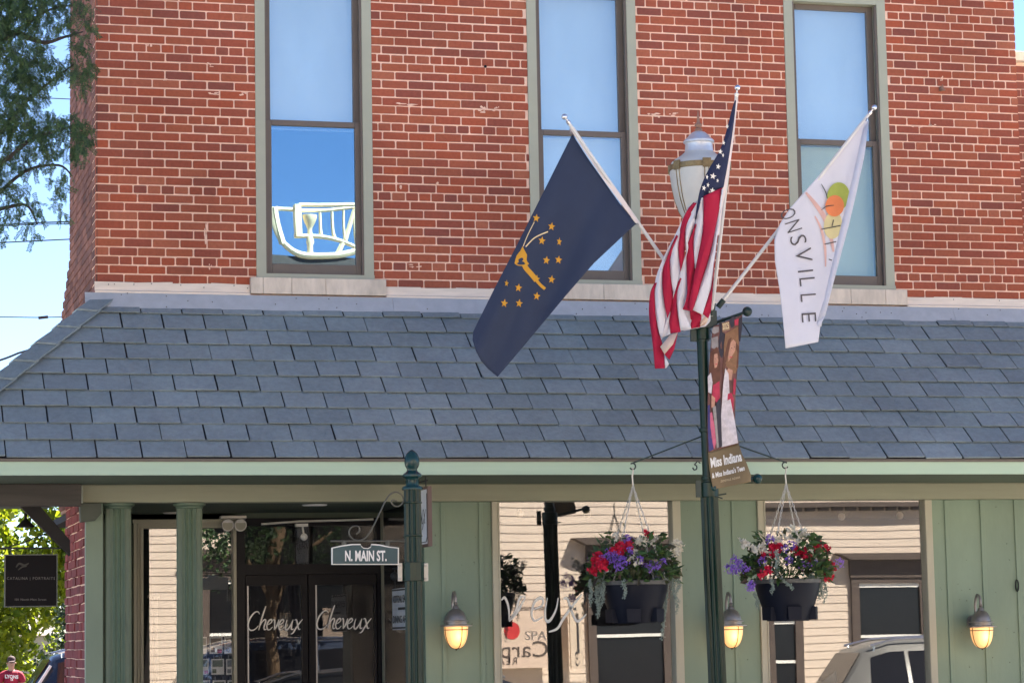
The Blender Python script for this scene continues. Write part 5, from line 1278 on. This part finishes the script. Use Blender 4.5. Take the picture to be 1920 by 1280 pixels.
q = MB(); q.lathe(O+Vector((0,-.015,0)), [(.088,1.665),(.09,1.70),(.08,1.745),(.05,1.775),(.005,1.785)], 20); q.prism([O+Vector(v) for v in ((-.07,-.08,1.675),(-.05,-.17,1.65),(.05,-.17,1.65),(.07,-.08,1.675))], (0,0,.012)); q.build('cap', mat('cap_cloth', (.06,.03,.03), .8), pe, smooth=True)
q = MB(); q.ball(O+Vector((0,-.135,1.615)), .014, 8); 
for s_ in (-1,1): q.ball(O+Vector((s_*.088,-.02,1.63)), .018, 8)
q.build('nose_and_ears', skinm, pe, smooth=True)
q = MB()
for s_ in (-1,1): q.ball(O+Vector((s_*.032,-.115,1.64)), .010, 8)
q.box(px0-.022,px0+.022,YPn-.125,YPn-.115,gz+1.572,gz+1.578); q.build('eyes_and_mouth', M['darkt'], pe)
q = MB(); put_text(q, 'LYONS', lambda x, y: O+Vector((-.14+x*.28, -.155-.012*math.sin(math.pi*x), 1.32+y*.07-.02*x)), weight=.04); put_text(q, '18', lambda x, y: O+Vector((-.02+x*.05, -.16, 1.26+y*.045)), weight=.04)
build_split(q, 'chest_lettering', M['letw'], pe)
q = MB(); q.lathe(O+Vector((.15,-.32,0)), [(.03,1.02),(.038,1.10),(.036,1.11)], 14); 
cup = q.build('orange_cup', mat('orange_cup', (.75,.30,.03), .5), None, smooth=True); tag(cup, 'small orange cup held at waist height beside the red shirt', 'cup'); cup.name = 'cup'

# ------------------------------------------------------------------ across the street (seen reflected in the glass)
YO = -21.
def vm(px, py, ym=-.26):
    p = at(px, py, 2*ym-YO); return p.x, p.z
ob = empty('clapboard_building', (8,YO,0), 'cream clapboard building across the street with brown window trim, reflected in the shop glass', 'building')
q = MB(); z = -.1; ZT2 = 7.45
while z < ZT2:
    q.add([(-9,YO+.011,z),(27,YO+.011,z),(27,YO+.002,z+.135),(-9,YO+.002,z+.135),(27,YO,z),(-9,YO,z)], [(0,3,2,1),(0,1,4,5)]); z += .135
q.box(-9,27,YO-9,YO-.0,-.14,ZT2); q.build('wall', M['siding'], ob)
q = MB(); q.box(-9.1,27.1,YO-.1,YO+.22,ZT2-.1,ZT2+.18); q.build('eaves', M['brown'], ob)
q = MB(); q.box(2.5,9.5,YO-1.5,YO-.3,ZT2,Z_(600,488,21.8)); q.build('low_roof', M['brown'], ob)
q = MB(); x0, zc_ = vm(1425,948); x1, _ = vm(1742,948); q.box(x0-.5,x1+4,YO+.02,YO+.16,zc_-.03,zc_+.05)
x = x0-.4
while x < x1+4: q.box(x,x+.16,YO+.03,YO+.13,zc_-.09,zc_-.031); x += .24
q.build('dentil_band', M['brown'], ob)
def owin(pa, ya, pb, yb, head=True, ym=-.26, name='window'):
    x0, z1 = vm(pa, ya, ym); x1, z0 = vm(pb, yb, ym); z0 = max(z0, .1)
    w = MB(); t = .14
    w.box(x0,x0+t,YO,YO+.07,z0,z1); w.box(x1-t,x1,YO,YO+.07,z0,z1); w.box(x0+t,x1-t,YO,YO+.07,z0,z0+.1); w.box(x0+t,x1-t,YO,YO+.07,z1-.1,z1)
    if head:
        w.box(x0-.02,x1+.02,YO,YO+.09,z1,z1+.30); w.prism([(x0-.28,YO,z1+.41),(x0-.05,YO,z1+.30),(x1+.05,YO,z1+.30),(x1+.28,YO,z1+.41)], (0,.22,0))
    o = w.build(name, M['brown'], ob)
    w = MB(); w.box(x0+t,x1-t,YO+.02,YO+.03,z0+.1,z1-.1); w.build('pane', M['winb'], o)
    w = MB(); m = z0+(z1-z0)*.55; w.box(x0+t,x1-t,YO+.031,YO+.05,m-.02,m+.03); w.box(x0+t,x1-t,YO+.031,YO+.045,z1-.17,z1-.1); w.build('meeting_rail', M['lets'], o)
owin(1592,1082,1745,1330); owin(1436,1150,1512,1400, head=False)
owin(1100,1055,1262,1400)
owin(378,1075,478,1330, ym=1.32)
def odark(pa, ya, pb, yb):  # black panels added across the street to darken what the entrance doors reflect
    x0, z1 = vm(pa, ya, 1.32); x1, z0 = vm(pb, yb, 1.32); z0 = max(z0, .05)
    w = MB(); w.box(x0,x1,YO-.0,YO+.10,z0,z1); o = w.build('dark_reflection_panel', M['black'], ob); w = MB(); w.box(x0+.1,x1-.1,YO+.101,YO+.11,z0,z1-.1); w.build('pane', M['winb'], o)
odark(446,930,522,1330); odark(548,930,720,1330); odark(518,930,552,1148)
# further windows along the front, spaced like the others
for X in (-6,-2.8,22): 
    w = MB(); w.box(X,X+1.2,YO,YO+.07,.9,2.9); o = w.build('window', M['brown'], ob); w = MB(); w.box(X+.14,X+1.06,YO+.071,YO+.08,1.0,2.8); w.build('pane', M['winb'], o)
# estate agent board
xa, za = vm(1038,1128); xb, zb__ = vm(1038,1250)
bo = empty('shop_board', (xa-1.6,YO+.3,za), 'cream board with dark brown lettering across the street, reflected in the shop window', 'shop sign')
q = MB(); q.box(xa-3.3,xa,YO+.25,YO+.32,zb__,za); q.build('panel', mat('board_cream', (.60,.46,.36), .6, var=.04), bo)
q = MB()
for a in ((xa-3.28,xa-.03,za-.10,za-.085),(xa-3.28,xa-.03,za-.13,za-.12)): q.box(a[0],a[1],YO+.321,YO+.325,a[2],a[3])
xc, zc1 = vm(1017,1231); put_text(q, 'Carpenter', lambda x, y: Vector((xc-x*1.75, YO+.325, zc1+y*.25)))
xr, zr1 = vm(958,1245); put_text(q, 'REALTORS', lambda x, y: Vector((xr-x*.9, YO+.325, zr1+y*.11)), space=1.3)
q.build('lettering', M['brown'], bo)
q = MB(); x, z = vm(948,1183); q.tube([(x,YO+.321,z),(x,YO+.326,z)], .14, 20); q.build('red_disc', mat('disc_red', (.5,.03,.03), .6), bo)
q = MB()
for X in (xa-3.2,xa-.1): q.box(X-.04,X+.04,YO+.0,YO+.25,za-.2,za-.1)
q.build('bracket', M['brown'], bo)
xs2, zs2 = vm(1058,1115); wd_ = MB()
sb = empty('scroll_board', (xs2,YO+.2,1.5), 'narrow cream board with black scrollwork across the street, reflected in shop window', 'sign')
x0, z1 = vm(1060,1112); x1, z0 = vm(1086,1252); wd_.box(x0,x1,YO+.2,YO+.25,z0,z1); wd_.build('panel', mat('board_cream2', (.62,.50,.38), .6), sb)
q = MB(); mx_ = (x0+x1)/2; fb = lambda x, y: Vector((mx_+x*(x1-x0)*.35, YO+.255, z0+(z1-z0)*y))
stroke(q, [(-.2,.72),(.1,.68),(.2,.74),(0,.79),(-.4,.78),(-.6,.86),(-.3,.95),(.3,.96)], .03, lambda x, y: fb(x, y), n=6)
stroke(q, [(-.3,.15),(0,.12),(.2,.16),(.0,.21),(-.4,.18),(-.4,.08),(.1,.04),(.6,.1)], .03, lambda x, y: fb(x, y)); 
for s_ in (.25,.5): q.tube([fb(s_,.2), fb(s_,.72)], .008, 4)
q.build('scrollwork', M['darkt'], sb)
# vinyl script on the middle window glass
mb = MB(); yy = YF+.036
fnw = lambda x, y: at(940+x*27, 1164-y*44, yy)
for g in ([(-.0,.9),(.25,1.0),(.5,.6),(.55,.0)],[(.55,.0),(1.1,.4),(1.7,1.05)],[(1.7,1.05),(1.3,1.0),(1.0,.45),(.62,.1)],[(2.2,.5),(2.8,.66),(2.9,.9),(2.7,1.0),(2.3,.8),(2.1,.35),(2.3,.02),(2.9,.2)],[(3.2,1.0),(3.05,.45),(3.1,.05),(3.4,.05),(3.8,.5),(3.95,1.0)],[(5.6,1.15),(5.0,.7),(4.3,.1),(3.9,-.3),(3.3,-.45)],[(4.3,.95),(4.6,.95),(4.9,.4),(5.3,.0),(5.9,.3)]):
    stroke(mb, g, .14, fnw)
vs_ = mb.build('window_script', M['lets'], bld)
mb = MB(); put_text(mb, 'SPA', lambda x, y: at(985+x*40, 1199-y*17, yy)); mb.build('painted_reflection', mat('ghost_word_tone', (.5,.42,.34), .6), bld)  # ghostly reflected word, painted as flat letters on the glass
# ornamental white roof-top railing
V = lambda px, py, d=0: (lambda p: Vector((p.x, 2*.12-p.y, p.z)))(at(px, py, 2*.12-YO+.3+d))
rt_ = empty('rooftop_pergola', (6,YO,7.6), 'white ornamental rooftop railing with turned post, reflected in the left upstairs window', 'railing')
q = MB(); Z5 = lambda x, y, d=0: V(500+x/8, 370+y/8, d)
q.tube([Z5(560,130), Z5(900,130), Z5(1500,165)], .035, 6); q.tube([Z5(-100,165), Z5(140,175), Z5(480,195)], .032, 6); q.tube([Z5(560,205), Z5(900,200), Z5(1500,175)], .028, 6); q.build('rail', M['crail'], rt_)
q = MB(); q.box(*sorted((Z5(480,0).x, Z5(575,0).x)), YO-.4, YO-.2, Z5(0,560).z, Z5(0,120).z); q.build('newel', M['crail'], rt_)
q = MB(); p0 = Z5(700,0); q.lathe((p0.x,p0.y,0), [(.05,Z5(0,860).z),(.045,Z5(0,700).z),(.065,Z5(0,640).z),(.05,Z5(0,560).z),(.035,Z5(0,430).z),(.045,Z5(0,400).z),(.08,Z5(0,340).z),(.11,Z5(0,270).z),(.11,Z5(0,240).z)], 20); q.build('turned_post', M['crail'], rt_, smooth=True)
q = MB()
for a in ((100,160,230,720),(1260,220,1140,600),(1110,640,1030,840)): q.tube([Z5(a[0],a[1]), Z5(a[2],a[3])], .09 if a[0] == 100 else .04, 6)
for a in ((835,200,850,560),(965,200,1010,600),(1105,200,1150,620),(1260,200,1310,700)): q.tube([Z5(a[0],a[1]), Z5((a[0]+a[2])/2,(a[1]*.3+a[3]*.7)), Z5(a[2],a[3])], [.02,.024,.035], 6)
q.build('baluster', M['crail'], rt_)
q = MB(); q.tube([Z5(*p) for p in cr([(60,160),(110,450),(230,680),(420,820),(620,885),(820,900),(1020,880),(1200,820),(1340,760)], 5)], .065, 8); q.tube([Z5(*p) for p in cr([(460,560),(700,550),(900,570),(1100,630),(1320,730)], 5)], .04, 8); q.build('curved_rail', M['crail'], rt_, smooth=True)
# street tree across the road, reflected in the entrance doors
tx, ty_ = 5.9, -13.5
p = at(508,1200,2*1.32-ty_); tx = p.x
rt2 = empty('street_tree', (tx,ty_,0), 'slim street tree across the road with sunlit trunk, reflected in the left entrance door', 'tree')
q = MB(); q.tube(cr([(tx,ty_,-.1),(tx+.03,ty_,.9),(tx-.03,ty_,1.7),(tx+.02,ty_,2.3),(tx+.1,ty_,3.2)], 4), .085, 10); q.tube([(tx,ty_,2.0),(tx+.4,ty_,2.7),(tx+.9,ty_,3.1)], [.05,.04,.02], 8); q.tube([(tx,ty_,2.1),(tx-.4,ty_,2.9)], [.04,.02], 8); q.build('trunk', mat('bark_lit', (.26,.17,.10), .9, var=.5, vscale=14, bump=.6, stretch=(1,1,.5)), rt2, smooth=True)
crown('crown', M['locust'], rt2, (tx+.2,ty_,3.6), 1.7, 1.4, 1.25, 4500, .08, 21, 50)
